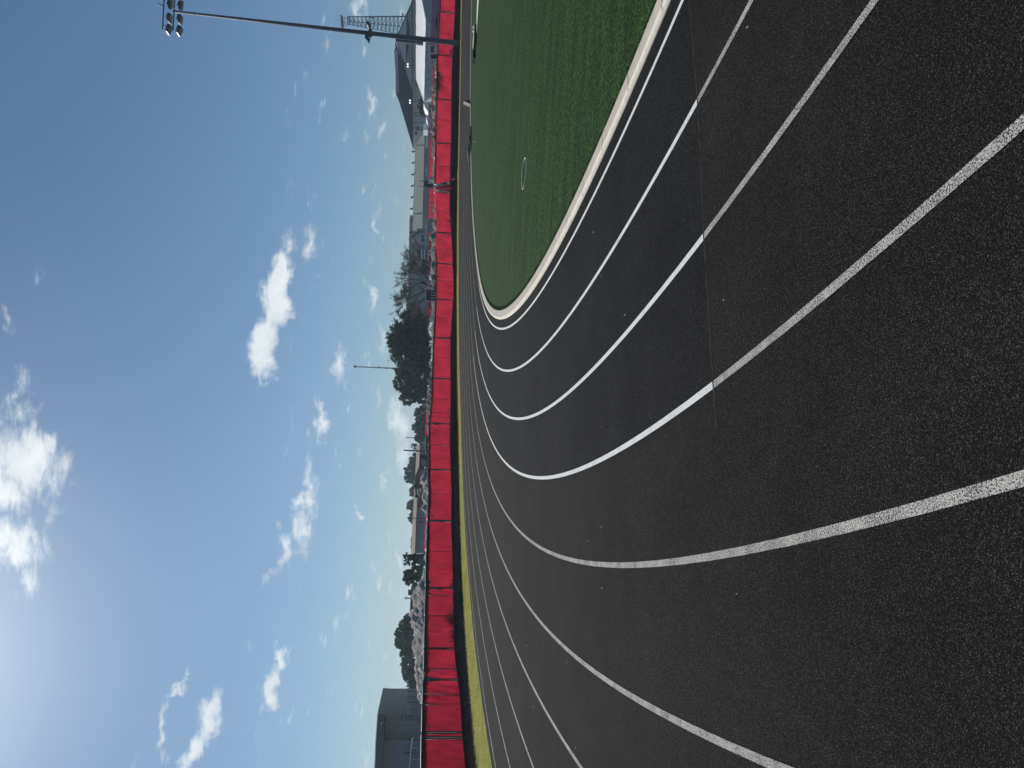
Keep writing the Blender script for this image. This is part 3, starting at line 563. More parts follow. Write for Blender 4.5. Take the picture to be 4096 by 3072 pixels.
# ------------------------------------------------------------------ floodlight pole by the fence
pb = P3(sY(1842, 172, RR+11.4), RR+11.4); pxb = proj(pb); gb = at(1843, 174, pb.y)
base = Vector((gb.x, pb.y, pb.z)); root = thing('floodlight_pole', 'tall dark steel floodlight pole with two lamp arms on the grass verge', 'light pole', base)
def height_for(P, Xp):
    lo_, hi_ = 0, 60
    for _ in range(40):
        mid = (lo_+hi_)/2
        if proj(P+Vector((0, 0, mid)))[0] > Xp: lo_ = mid
        else: hi_ = mid
    return lo_
H_top = height_for(base, 655)
topP = base+Vector((0, 0, H_top)); print('pole top px', proj(topP), 'H', H_top, 'base px', proj(base))
lean = Vector((0, 0, 0))
MB().tube([base+Vector((0, 0, -.2))]+[base+Vector((0, 0, H_top*t)) for t in (0, .05, .5, .97)], [.275, .27, .22, .15, .09], 20).build('pole', 'pole_steel', root, True)
MB().tube([base, base+Vector((0, 0, .12))], .33, 20).build('base_ring', 'pole_steel', root, True)
for t in (.3, .55, .75, .9): MB().tube([base+Vector((0, 0, H_top*t)), base+Vector((0, 0, H_top*t+.07))], .27-.165*t, 16).build('joint_ring', 'pole_steel', root, True)
def lamp(c, yaw, s=1., tilt=.5):
    """floodlight: tapered housing with a visor, lens on the underside"""
    R = Matrix.Rotation(yaw, 3, 'Z')@Matrix.Rotation(tilt, 3, 'X')
    prof = [(-.40, .10), (-.34, .30), (.0, .34), (.26, .20), (.44, .16), (.46, -.02), (-.36, -.04)]
    w = .34
    vs = [Vector(c)+R@Vector((x, y*s, z*s)) for x in (-w*s, w*s) for y, z in prof]; n = len(prof)
    mb = MB().add(vs, [tuple(range(n)), tuple(range(2*n-1, n-1, -1))]+[(i, (i+1) % n, (i+1) % n+n, i+n) for i in range(n)])
    o = mb.build('lamp', 'lamp_body', root)
    l2 = MB().box(Vector(c)+R@Vector((0, .04*s, -.06*s)), (.56*s, .6*s, .03), 0, R).build('lens', 'lamp_glass', root); l2.parent = o
    MB().tube([Vector(c)+R@Vector((0, -.1*s, .3*s)), Vector(c)+Vector((0, .05, .55*s))], .035*s, 6).build('bracket', 'pole_steel', root)
    return o
for Xa, yl in ((657, 0), (699, 0)):
    h = height_for(base, Xa); c = base+Vector((0, 0, h)); hw = 80/F_PX*((c-Vector((0, 0, CAM_H))).dot(FWD))
    MB().tube([c+Vector((-hw, -.15, 0)), c+Vector((hw, -.15, 0))], .055, 8).build('crossarm', 'pole_steel', root)
    for fx, yw, tl in ((-.97, .12, .28), (-.40, -.05, .12), (.30, -.45, .25), (.80, -.6, .3)): lamp(c+Vector((hw*fx, -.1, -.58)), yw+1.57, .82, tl)
    MB().box(c+Vector((.35, -.1, .25)), (.1, .1, .5), 0, Matrix.Rotation(.5, 3, 'Y')).build('bracket_arm', 'pole_steel', root)
h1, h2 = height_for(base, 657), height_for(base, 699); MB().tube([base+Vector((-hw*.8, -.15, h1)), base+Vector((-hw*.8, -.15, h2))], .025, 6).build('strut', 'pole_steel', root)
hm = height_for(base, 1481); c = base+Vector((0, 0, hm)); kx = 1/F_PX*((c-Vector((0, 0, CAM_H))).dot(FWD))
MB().tube([c+Vector((-28*kx, -.1, 0)), c+Vector((34*kx, -.1, 0))], .05, 8).build('crossarm', 'pole_steel', root); MB().tube([c+Vector((0, 0, -.15)), c+Vector((0, 0, .15))], .29, 16).build('joint_ring', 'pole_steel', root, True)
lamp(c+Vector((30*kx, -.1, .1)), 1.7, .62, -.3); lamp(c+Vector((-22*kx, -.1, .12)), 1.3, .75, -.35)
hA, hB = height_for(base, 1584), height_for(base, 1694)
for k in range(4): MB().box(base+Vector((-.38-.03, -.05, hA+(hB-hA)*(k+.5)/4)), (.20, .3, abs(hA-hB)/4-.02)).build('ballast_box', 'pole_steel', root)

# ------------------------------------------------------------------ distant buildings
# gym with dark roof and front gable
D = 178; root = thing('gymnasium', 'large grey gymnasium with dark hipped roof and front gable behind the light pole', 'building', at(1772, 250, D))
slab(D, [(1648, -140), (1648, 355), (1690, 360), (1780, 360), (1780, -140)], 26, 'wall', 'wall_gable', root)
slab(D-.6, [(1650.5, 356), (1651.5, 592), (1780, 592), (1780, 356)], 24, 'wall', 'wall_beige', root)
slab(D-3, [(1583.5, 158), (1651, 4), (1651, -140), (1660, -140), (1660, 360), (1646, 352)], 3.2, 'gable', 'wall_gable', root)
slab(D-5, [(1588, 160), (1626, 62), (1622, 258)], 2, 'gable_panel', 'wall_blue', root)
slab(D-4.6, [(1622, 62), (1626, 56), (1638, 118), (1632, 190), (1617, 264), (1620, 240)], 1.6, 'soffit', 'roof_dark', root)  # overhang underside, the shade beneath the upper gable put in as a dark wedge
roof = MB(); f_ = lambda X, Y, d: at(X, Y, D+d)
vA = [f_(1580.5, 165, -3), f_(1583, 372, 0), f_(1597, 408, 0), f_(1653, 596, -1.6), f_(1649, 352, -1.6), f_(1617, 262, -3)]
roof.prism(vA, Vector((ray(1650, 596).x, 1, 0))*9); ro = roof.build('roof', 'roof_dark', root)
slab(D-3.6, [(1581.5, 158), (1586, 158), (1656, -2), (1650, -2)], .7, 'fascia', 'roof_dark', root); slab(D-3.6, [(1582, 158), (1586, 156), (1620, 262), (1616, 262)], .7, 'fascia', 'roof_dark', root)
slab(D-2, [(1580, 198), (1577.5, 200), (1588, 372), (1596, 372), (1592, 205)], 4, 'ridge_vent', 'metal_wall', root, 1)
slab(D-4, [(1647, -140), (1647, 352), (1649, 352), (1649.5, -140)], .8, 'fascia', 'roof_dark', root); slab(D-1.4, [(1651, 356), (1652, 594), (1654.5, 594), (1653.5, 356)], .6, 'fascia', 'white_trim', root)
for a, b in ((229, 247), (262, 280), (283, 298), (317, 331)): slab(D-3.05, rect(1650.5, 1661.5, a, b), .2, 'window', 'wall_blue', root, .1)
slab(D-.7, [(1650, 352), (1650, 359), (1690, 359), (1690, 352)], .3, 'pillar', 'white_trim', root, .6); slab(D-.65, rect(1652, 1700, 400, 402), .2, 'downpipe', 'post_dark', root, .2)
slab(D-.65, rect(1668, 1678, 418, 433), .2, 'window', 'dark_window', root, .1); slab(D-.65, rect(1653, 1700, 449, 450.5), .2, 'downpipe', 'post_dark', root, .2); slab(D-.65, rect(1653, 1700, 490, 491.5), .2, 'downpipe', 'post_dark', root, .2)
for a, b, c_, d_ in ((1667, 1676, 505, 522), (1660, 1668, 526, 538), (1670, 1676, 565, 575)): slab(D-.65, rect(a, b, c_, d_), .2, 'window', 'dark_window', root, .1)
for a in (465, 478, 545, 560): slab(D-.65, [(1656, a), (1662, a+3), (1680, a+14), (1677, a+16), (1655, a+4)], .2, 'conduit', 'white_trim', root, .4)
for Yl in (262, 407):                       # twin lamps before the gym; sun glint on the lenses painted as glow
    Xl = 1631 if Yl == 262 else 1640; lr = thing('twin_lamp', 'thin mast with two sun-glinting round lamps before the '+('gable wall' if Yl == 262 else 'dark roof end'), 'lamp', at(1760, Yl+4, 150))
    MB().tube([at(1760, Yl+5, 150), at(Xl, Yl-1, 150)], .05, 6).build('mast', 'pole_steel', lr)
    for e in (-5, 5):
        cpt = at(Xl, Yl+e, 150); MB().tube([cpt+Vector((0, -.05, 0)), cpt+Vector((0, .25, 0))], [.18, .1], 10).build('lamp', 'chrome', lr); 
        lm = bpy.data.materials.get('sun_glint')
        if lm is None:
            lm = bpy.data.materials.new('sun_glint'); lm.use_nodes = True; bb = lm.node_tree.nodes['Principled BSDF']; bb.inputs['Emission Color'].default_value = (1, 1, .95, 1); bb.inputs['Emission Strength'].default_value = 1.6; MATS['sun_glint'] = lm
        MB().tube([cpt+Vector((0, -.08, 0)), cpt+Vector((0, -.05, 0))], [.17, .17], 10).build('lens', 'sun_glint', lr)
root = thing('roof_antenna', 'small lattice antenna frame on the peak of the gym roof', 'antenna', at(1628, 62, D-2))
m = MB()
for a, b in (((1606, 52), (1628, 62)), ((1606, 52), (1612, 68)), ((1612, 68), (1628, 66)), ((1607, 55), (1620, 70)), ((1613, 54), (1606, 68))): m.tube([at(*a, D-2), at(*b, D-2)], .07, 5)
m.build('frame', 'tower_steel', root)

# lattice tower behind the gym roof
D = 240; root = thing('lattice_tower', 'steel lattice communication tower rising behind the gymnasium roof', 'tower', at(1735, 108, D))
TL = lambda X: 67.5-.002*(X-1390); TR_ = lambda X: 97+(X-1390)*(136-97)/(1600-1390)
def legs_at(X): L, R = TL(X), TR_(X); w = (R-L)/F_PX*D; a = at(X, L, D); b = at(X, R, D); return [a, b, (a+b)/2+Vector((w*.35, w*.8, 0)), a+Vector((w*.28, w*.45, 0))]
Xs = [1390, 1398, 1414, 1430, 1446, 1462, 1478, 1494, 1510, 1526, 1542, 1558, 1574, 1590, 1606, 1640, 1680]
m = MB()
for k in range(4): m.tube([legs_at(X)[k] for X in Xs], .13, 5)
m.build('leg_frame', 'tower_steel', root); m = MB()
for i in range(len(Xs)-1):
    A_, B_ = legs_at(Xs[i]), legs_at(Xs[i+1])
    for k in range(4):
        m.tube([A_[k], A_[(k+1) % 4]], .11 if k in (0, 2) else .07, 4); m.tube([A_[k], B_[(k+1) % 4]], .055, 4); m.tube([A_[(k+1) % 4], B_[k]], .045, 4)
m.build('bracing', 'tower_steel', root)
MB().prism(px(D-1, [(1362.5, 60), (1369, 60), (1369.5, 103), (1363.5, 104)]), (0, 4, 0)).build('top_panel', 'tower_red', root)
m = MB()
for X0 in (1378, 1389):
    m.tube([at(X0, 66, D-1), at(X0, 104, D-1), at(X0, 104, D+3), at(X0, 66, D+3), at(X0, 66, D-1)], .06, 4)
for Yk in (68, 75, 90, 96, 103): m.tube([at(1369, Yk, D), at(1391, Yk, D)], .05, 4)
m.build('platform', 'tower_steel', root)
MB().tube([at(1364, 64, D), at(1350, 60, D)], .05, 4).build('whip', 'tower_steel', root); MB().tube([at(1364, 83, D), at(1349, 82, D)], .06, 4).build('whip', 'tower_steel', root)
for X0, Y0, r_ in ((1484, 66, .4), (1489, 68, .35), (1485, 118, .35)):
    cpt = at(X0, Y0, D-1); MB().tube([cpt+Vector((-.3, 0, 0)), cpt+Vector((.1, 0, 0)), cpt+Vector((.3, .1, 0))], [r_, r_*.8, .1], 10).build('dish', 'tower_steel', root)

# white membrane shelter with curtain sides
D = 112; root = thing('tent_hall', 'long white membrane roofed hall with pale curtain sides below the gymnasium', 'building', at(1768, 200, D))
def at2(X, Y, d): return at(X, Y, D+d)
eave = [at2(1703, -160, 0), at2(1703, 80, 0), at2(1700, 250, 0), at2(1696, 410, 0)]
nn_ = 40; rows = []
for i in range(nn_+1):
    t = i/nn_; Ye = -160+570*t; e = at2(lerp_table([(-160, 1704), (80, 1703), (250, 1700), (410, 1696)], Ye), Ye, 0); Yr = min(Ye, 315); rg = at2(1663.5, Yr, 12)
    if Ye > 315:
        q = (Ye-315)/95; rg = at2(1663.5, 315, 12).lerp(at2(1696, 410, 3), q)
    row = []
    for j in range(9):
        u = j/8; p = rg.lerp(e, u); p.z -= .25*math.sin(math.pi*u)+.06*noise.noise(Vector((p.x*.8, u*2, 0))); row.append(p)
    rows.append(row)
MB().grid(rows).build('roof', 'membrane', root, True)
MB().grid([[r[0], r[0]+Vector((0, 10, -2.2))] for r in rows]).build('roof_back', 'membrane', root, True)
slab(D-.3, [(1675, -60), (1703.5, 82), (1726, 82), (1728, -60)], .4, 'end_wall', 'metal_wall', root)
cy_ = [81, 114, 146, 174, 204, 231, 260, 287, 312, 338, 362, 386, 409]
for i in range(len(cy_)-1):
    a, b = cy_[i], cy_[i+1]; lo_ = 1723 if a < 260 else 1732; rows = []
    for ii in range(9):
        u = ii/8; Yc = a+.8+(b-a-1.6)*u; rows.append([at(1701.5-(Yc-81)*.015+(lo_-1701.5+(Yc-81)*.015)*v_, Yc, D+.25*math.sin(math.pi*u)*math.sin(math.pi*min(1, v_*1.1))+.06*noise.noise(Vector((Yc*.3, v_*3, 1)))) for v_ in [q/6 for q in range(7)]])
    MB().grid(rows).build('curtain', 'curtain', root, True)
slab(D+3, [(1706, 79), (1702, 411), (1745, 411), (1745, 79)], .3, 'inner_wall', 'curtain', root)
# small white tents beside it
for (P_, lab, D_) in (([(1694, 412), (1714, 405), (1716, 440), (1712, 446), (1700, 430)], 'small white peaked tent beside the end of the curtain walled hall', 108), ([(1694, 500), (1710, 488), (1713, 503), (1711, 520), (1693, 520)], 'small white pyramid tent between two dark posts', 112),
                      ([(1706, 446), (1713, 446), (1713, 480), (1712, 495), (1704, 470)], 'low white canopy sloping between the peaked tents', 110)):
    r_ = thing('tent', lab, 'tent', at(1740, P_[0][1], D_), 'white tents by the hall'); MB().prism(px(D_, P_), (0, 2.5, 0)).build('canopy', 'membrane', r_)
    for Yq in (P_[1][1], P_[3][1]): MB().tube([at(1712, Yq, D_+.2), at(1740, Yq, D_+.2)], .04, 5).build('leg', 'post_dark', r_)
r_ = thing('striped_canopy', 'long low canopy with pale and grey stripes under the metal roof hip', 'canopy', at(1730, 560, 118))
for k in range(7):
    a = 522+k*10; slab(118, [(1704-k*.3, a), (1704-k*.3, a+9.8), (1710, a+9.8), (1710, a)], 1.5, 'canopy_bay', 'white_trim' if k % 2 == 0 else 'curtain', r_)
r_ = thing('white_bench_rack', 'pale rack standing alone against the grey metal wall', 'rack', at(1728, 680, 120))
slab(120, [(1701, 668), (1707, 669), (1708, 688), (1701, 690)], .6, 'panel', 'white_trim', r_); slab(120, [(1702, 694), (1708, 691), (1708, 698)], .5, 'end', 'white_trim', r_)
# scrubby dark tree by the gym wall
# booths
D = 92; root = thing('site_booth', 'white framed glazed booth next to the light pole behind the fence', 'booth', at(1765, 198, D))
slab(D, [(1718, 182), (1718, 215), (1765, 215), (1765, 182)], 2, 'body', 'wall_blue', root)
for p_ in (rect(1716.5, 1721.5, 181.5, 216), rect(1716.5, 1765, 213, 216.5), rect(1716.5, 1765, 181, 183.5), rect(1749.5, 1753, 181, 216)): slab(D-.1, p_, .12, 'frame', 'white_trim', root, .12)
slab(D-.05, rect(1723, 1735, 186, 210), .1, 'window', 'dark_window', root, .05); slab(D-.05, rect(1742, 1750, 188, 211), .1, 'sill_panel', 'membrane', root, .05)
root = thing('open_shed', 'black open shed with pale side panels left of the glazed booth', 'shed', at(1765, 240, D))
slab(D+.3, rect(1722, 1765, 216.8, 235), 2, 'opening', 'black', root); slab(D, rect(1717, 1765, 235.5, 260), 2, 'side_panel', 'wall_beige', root)
for a in (1722, 1729, 1740): slab(D-.05, rect(a, a+1.6, 238, 256), .1, 'shelf', 'dark_window', root, .08)
slab(D-.05, rect(1716, 1719.5, 214, 262), .2, 'roof', 'white_trim', root, .2)
# shaded far screen with emblem
D = 84; root = thing('shaded_screen', 'purple grey fabric screen in shade with a dark wing shaped emblem', 'screen', at(1775, 70, D))
slab(D, [(1727, -80), (1724, 60), (1720, 158), (1775, 158), (1775, -80)], .05, 'fabric', 'screen_shade', root); slab(D-.02, [(1725.5, -80), (1723, 60), (1720, 158), (1721.5, 158), (1724.5, 60), (1727.5, -80)], .06, 'rail', 'white_trim', root, .03)
emb = [(1750, 51), (1756, 52), (1751, 58), (1749.5, 68), (1749, 76), (1750.5, 80), (1754, 84), (1751, 88), (1749.5, 92), (1749.5, 100), (1750.5, 108), (1752, 119), (1746.5, 119), (1744, 100), (1743.5, 84), (1745, 70), (1747.5, 58)]
slab(D-.03, emb, .02, 'emblem', 'emblem', root, .02)
# second red fence further away, in runs
SEC = [((262, 555), 1726, 1748, 88, 'windscreen_dull', 'dull red far fence half hidden by the dirt bank, right of the stair ramp'), ((557, 711), 1718, 1745, 88, 'windscreen', 'bright red far fence in front of the long metal building'), ((752, 873), 1716, 1745, 88, 'windscreen', 'bright red far fence between the two stair ramps'),
       ((927, 1262), 1715, 1742, 86, 'windscreen_dull', 'dull red far fence behind dark railings below the small gabled house'), ((1640, 1742), 1703, 1730, 80, 'windscreen', 'far red fence strip below the dark hedge trees'), ((2056, 2216), 1698, 1730, 74, 'windscreen', 'far red fence strip below the cream roofed building')]
for (Ya, Yb), X0, X1, D_, mt, lab in SEC:
    r_ = thing('windscreen_fence', lab, 'fence', at(X1, (Ya+Yb)/2, D_)); n = max(2, int((Yb-Ya)/55))
    for k in range(n):
        a = Ya+(Yb-Ya)*k/n; b = Ya+(Yb-Ya)*(k+1)/n; tl = (lambda q: X0-(q-(Ya+Yb)/2)*(.03 if Ya < 1500 else .05))
        MB().grid([[at(tl(q)+(X1-tl(q))*v_, q, D_+.05*noise.noise(Vector((q*.1, v_*3, 0)))) for v_ in (0, .33, .66, 1)] for q in [a+.6+(b-a-1.2)*i/6 for i in range(7)]]).build('fabric', mt, r_, True)
        MB().tube([at(tl(a)-1.5, a, D_), at(X1, a+2, D_)], .035, 5).build('post', 'post_dark', r_)
# railings
for (Ya, Yb, X0, X1, st, lab) in ((757, 873, 1711, 1727, 24, 'dark green railing on slim posts between the stair ramps'), (927, 1262, 1709, 1725, 14, 'dark railing running under the gabled house and bare tree')):
    r_ = thing('railing', lab, 'railing', at(X1, (Ya+Yb)/2, 85)); q = Ya
    MB().tube([at(X0-(q_-Ya)*.02, q_, 85) for q_ in (Ya, (Ya+Yb)/2, Yb)], .035, 5).build('rail', 'green_pipe', r_)
    while q < Yb: MB().tube([at(X0-2-(q-Ya)*.02, q, 85), at(X1+4, q+1, 85)], .03, 4).build('post', 'post_dark', r_); q += st
# stair ramps
for pts_, lab in (([(1715, 713), (1737, 711), (1738, 748), (1711, 750), (1710, 735)], 'striped metal stair ramp between bright red far fence runs'), ([(1713, 880), (1740, 876), (1742, 924), (1709, 926)], 'striped grey stair ramp beside the small gabled house')):
    D_ = 82; r_ = thing('stair_ramp', lab, 'stairs', at(pts_[1][0]+8, pts_[1][1], D_)); slab(D_+.1, pts_, 2, 'side', 'post_dark', r_)
    Ya, Yb = pts_[0][1]+1, pts_[-1][1]-1; n = 9
    for k in range(n):
        q = Ya+(Yb-Ya)*(k+.5)/n; top = lerp_table([(pts_[0][1], pts_[0][0]), (pts_[-1][1], pts_[-1][0])], q); slab(D_, rect(top+.5, 1738, q-.9, q+.9), .3, 'tread', 'white_trim', r_, .1)
    if Ya < 800:
        for q in (724, 745): slab(D_, rect(1675, 1712, q-1.2, q+1.2), .3, 'pillar', 'black', r_)
        slab(D_, rect(1696, 1712, 726, 744), .3, 'gate_panel', 'dark_window', r_)

# long metal building with vents
D = 165; root = thing('metal_building', 'long grey green metal roofed building with a row of roof vents', 'building', at(1760, 720, D))
slab(D, [(1698, 530), (1697, 600), (1692, 800), (1689, 925), (1760, 925), (1760, 530)], 22, 'wall', 'metal_wall', root)
MB().grid([[at(1700.5, 524, D-1), at(1662, 581, D+9)], [at(1698.5, 600, D-1), at(1660, 601, D+9)], [at(1693.5, 800, D-1), at(1653, 800, D+9)], [at(1690.5, 925, D-1), at(1650, 925, D+9)]]).build('roof', 'metal_roof', root)
slab(D-1.2, [(1699, 530), (1692.5, 800), (1689.5, 925), (1691, 925), (1694, 800), (1700.5, 530)], .5, 'gutter', 'roof_dark', root)
for a in (582, 856): MB().tube([at(1660-(a-582)*.03, a, D+8.8), at(1698-(a-582)*.03, a, D-1.3)], .07, 4).build('roof_seam', 'roof_dark', root)
for q in (605, 650, 697, 742, 788, 834, 880, 928):
    X0 = 1658-(q-605)*.036; cpt = at(X0-1, q, D+9); MB().tube([cpt+Vector((0, 0, -.3)), cpt+Vector((0, 0, .1)), cpt+Vector((-.25, 0, .3)), cpt+Vector((-.1, 0, .55))], [.1, .2, .28, .08], 8).build('roof_vent', 'black', root)
slab(D-.1, [(1700, 700), (1709, 700), (1709, 705), (1700, 705)], .1, 'downpipe', 'white_trim', root, .05)
for (X0, Y0, lab) in ((1643, 604, 'thin forked aerial at the right hand vent of the metal roof'), (1633, 956, 'thin forked aerial above the small gabled house')):
    r_ = thing('aerial', lab, 'antenna', at(X0+15, Y0, D+8)); MB().tube([at(X0+18, Y0, D+8), at(X0+3, Y0, D+8)], .05, 4).build('mast', 'tower_steel', r_); MB().tube([at(X0, Y0-3, D+8), at(X0+3, Y0, D+8), at(X0, Y0+3, D+8)], .05, 4).build('arms', 'tower_steel', r_)
# taller plain grey building behind the bare tree
D = 190; root = thing('warehouse', 'tall plain grey warehouse wall behind the bare tree', 'building', at(1760, 1060, D))
slab(D, [(1640, 861), (1633, 1170), (1627.5, 1200), (1625.5, 1290), (1770, 1290), (1770, 861)], 40, 'wall', 'metal_roof', root); slab(D, [(1638.8, 861), (1631.8, 1170), (1626, 1200), (1624, 1290), (1625.6, 1290), (1628, 1200), (1633.5, 1170), (1640.4, 861)], 40.5, 'coping', 'metal_wall', root, .3)
slab(D-.3, rect(1671, 1712, 985, 1042), .5, 'recess', 'dark_window', root, .1)
# small gabled house with decks
D = 150; root = thing('gabled_house', 'small pale gabled house with porch rails in front of the grey buildings', 'house', at(1760, 950, D))
slab(D, [(1650, 951), (1676, 925), (1760, 922), (1760, 984), (1674, 981)], 8, 'wall', 'stucco', root)
MB().prism([at(1647.5, 951, D-.6), at(1649, 946, D-.6), at(1676, 920, D-.6), at(1678, 925, D-.6), at(1651, 952, D-.6)], (.9, 9, 0)).build('roof_slope', 'soffit', root); MB().prism([at(1647.5, 950, D-.6), at(1651, 950, D-.6), at(1678, 979, D-.6), at(1675, 985, D-.6)], (2.2, 9, 0)).build('roof_slope', 'soffit', root)
slab(D-.1, rect(1682, 1701, 940, 970), .2, 'window_frame', 'white_trim', root, .1); slab(D-.2, rect(1684.5, 1697, 942, 952), .1, 'window', 'dark_window', root, .1); slab(D-.2, rect(1684.5, 1699, 954, 967), .1, 'window', 'dark_window', root, .1)
slab(D-1, rect(1668, 1700, 914, 927), 3, 'porch', 'dark_window', root); slab(D-1, rect(1671, 1698, 983, 999), 3, 'porch', 'dark_window', root)
for q in (917, 923, 988, 996): slab(D-1.2, rect(1669, 1699, q-.6, q+.6), .2, 'porch_post', 'white_trim', root)
slab(D-2, [(1701, 902), (1704, 898), (1706, 1000), (1703, 1000)], 2, 'deck_rail', 'white_trim', root)
r_ = thing('glazed_porch', 'white framed glazed porch between the gabled house and the bare tree', 'porch', at(1750, 1015, 148)); D = 148
slab(D, rect(1684, 1710, 997, 1033), 3, 'body', 'dark_window', r_)
for p_ in (rect(1684, 1688, 997, 1033), rect(1696, 1700, 999, 1035), rect(1711, 1714, 1000, 1040)): slab(D-.1, p_, .2, 'beam', 'white_trim', r_, .1)
for q in (998, 1006, 1014, 1022, 1031): slab(D-.15, rect(1686, 1699, q-.7, q+.7), .2, 'mullion', 'white_trim', r_, .1)

# cream roofed slate-blue building
D = 140; root = thing('cream_roof_building', 'long building with cream roof and slate blue wall behind the excavator', 'building', at(1760, 2000, D))
slab(D, [(1680, 1777), (1677, 1880), (1663, 2090), (1661, 2214), (1735, 2214), (1735, 1777)], 20, 'wall', 'slate_wall', root)
MB().grid([[at(1681, 1775, D-1), at(1666, 1783, D+7)], [at(1676.5, 1900, D-1), at(1661, 1900, D+7)], [at(1664.5, 2090, D-1), at(1649.5, 2090, D+7)], [at(1660.5, 2240, D-1), at(1643, 2240, D+7)]]).build('roof', 'cream_roof', root)
slab(D-1.2, [(1680, 1776), (1675.5, 1900), (1663.5, 2090), (1659.5, 2240), (1661, 2240), (1665, 2090), (1677, 1900), (1681.5, 1776)], .3, 'gutter', 'dark_window', root)
slab(D-.05, rect(1684, 1695, 1797, 1808), .1, 'door', 'metal_wall', root, .1)
r_ = thing('small_shed', 'small pale shed at the right end of the cream roofed building', 'shed', at(1725, 1771, 138)); slab(138, rect(1686, 1730, 1766, 1776), 3, 'body', 'wall_blue', r_); slab(137.8, [(1684.5, 1764.5), (1687, 1764.5), (1687, 1777), (1685, 1777)], 3.4, 'roof', 'cream_roof', r_)
r_ = thing('low_house', 'low pale house with a dark window under the hedge trees', 'house', at(1725, 1610, 120)); slab(120, rect(1690, 1730, 1606, 1624), 4, 'wall', 'wall_beige', r_); slab(119.8, rect(1694, 1700, 1611, 1618), .3, 'window', 'dark_window', r_); slab(119.7, [(1687, 1604), (1691, 1604), (1691, 1626), (1688, 1626)], 4.6, 'roof', 'metal_wall', r_)
# container
D = 68; root = thing('skip_container', 'rust coloured open skip with pale rim behind the fence', 'skip', at(1735, 1778, D))
slab(D, [(1703.5, 1748), (1701.5, 1800), (1707, 1815), (1735, 1815), (1735, 1752)], 2, 'body', 'rust', root); slab(D-.05, [(1700.5, 1748), (1699, 1798), (1706, 1817), (1707.5, 1815), (1701.5, 1799), (1703, 1748)], 2.1, 'rim', 'curtain', root)
for q in (1764, 1780, 1796): slab(D-.06, rect(1704, 1730, q-.6, q+.6), .1, 'rib', 'tarp', root)

# excavator
D = 66; root = thing('excavator', 'brown excavator with arm folded over a rubble heap', 'excavator', at(1725, 1900, D))
slab(D+.2, [(1680, 1822), (1682, 1868), (1718, 1874), (1718, 1818), (1690, 1816)], 1.6, 'cab', 'machine_grey', root)
cabw = slab(D, [(1683, 1834), (1686, 1862), (1706, 1860), (1706, 1842), (1690, 1837)], .1, 'cab_window', 'lamp_glass', root, .05); slab(D, [(1685, 1824), (1685, 1831), (1708, 1838), (1708, 1826)], .1, 'cab_window', 'dark_window', root, .05)
slab(D-.1, [(1681, 1818), (1678, 1865), (1681, 1868), (1684, 1820)], 1.8, 'cab_roof', 'black', root)
slab(D-.2, [(1677, 1866), (1667, 1888), (1661, 1905), (1660, 1930), (1663, 1945), (1671, 1962), (1674, 1975), (1672, 1998), (1690, 2010), (1695, 1990), (1696, 1960), (1686, 1935), (1685, 1905), (1700, 1880), (1704, 1868)], .5, 'boom', 'machine', root)
slab(D-.5, [(1676.5, 1952), (1675.5, 1966.5), (1686, 1968), (1685.5, 1953.5)], .1, 'plate', 'curtain', root)
for q in (1956, 1959.5, 1964): slab(D-.53, rect(1679, 1683, q-.8, q+.6), .05, 'plate_mark', 'black', root)
MB().tube([at(1655, 1919, D-.4), at(1659, 1933, D-.4)], .06, 6).build('hose', 'galv', root); MB().tube([at(1658, 1934, D-.4), at(1663, 1938, D-.4)], .12, 8).build('pivot', 'machine', root, True)
MB().tube([at(1661, 1940, D-.5), at(1664, 1962, D-.5), at(1664.5, 1982, D-.5)], .09, 8).build('cylinder', 'black', root, True); MB().tube([at(1664.5, 1980, D-.5), at(1665, 1990, D-.5)], .13, 8).build('cylinder_end', 'black', root, True)
MB().tube([at(1665, 1990, D-.5), at(1668, 2026, D-.5)], .035, 6).build('piston_rod', 'chrome', root); MB().tube([at(1674, 1972, D-.55), at(1679, 1987, D-.55)], .04, 6).build('grab_rail', 'white_trim', root); MB().tube([at(1690, 1880, D-.45), at(1675, 1902, D-.45)], .035, 6).build('piston_rod', 'chrome', root)
slab(D-.1, [(1672, 1996), (1668, 2020), (1667, 2027), (1672, 2031), (1690, 2031), (1689, 2012)], .5, 'stick', 'machine', root)
slab(D-.25, [(1685, 2008), (1684, 2029), (1706, 2031), (1712, 2006)], .9, 'bucket', 'machine_grey', root)
# dumper truck with dark hopper
D = 60; root = thing('dumper_truck', 'dark framed dumper truck facing away beside the rocky heap', 'truck', at(1725, 2245, D))
slab(D+.3, [(1652.5, 2217), (1651.5, 2253), (1712, 2255), (1712, 2216)], 1.6, 'hopper', 'machine_grey', root)
for p_ in (rect(1652, 1699, 2215.5, 2219.5), rect(1651.5, 1656, 2216, 2254), rect(1651, 1677, 2249.5, 2254)): slab(D, p_, .3, 'frame', 'dark_window', root, .05)
slab(D, rect(1677, 1712, 2232, 2262), .8, 'engine_block', 'machine_grey', root); slab(D-.1, rect(1675, 1680, 2254, 2263), .3, 'headlight', 'membrane', root)
MB().tube([at(1677, 2236, D-.15), at(1678, 2243, D-.15), at(1686, 2240, D-.15)], .03, 5).build('hose', 'galv', root); MB().tube([at(1679, 2249, D-.15), at(1684, 2251, D-.15)], .04, 5).build('hose', 'galv', root); MB().tube([at(1691, 2240, D-.15), at(1694, 2238, D-.15)], .05, 6).build('headlight', 'membrane', root)
m = MB(); m.tube([at(1697, 2262, D-.2), at(1698, 2270, D-.2)], .03, 5); m.tube([at(1692, 2270, D-.2), at(1697, 2262, D-.2)], .03, 5); m.build('step_rail', 'galv', root)

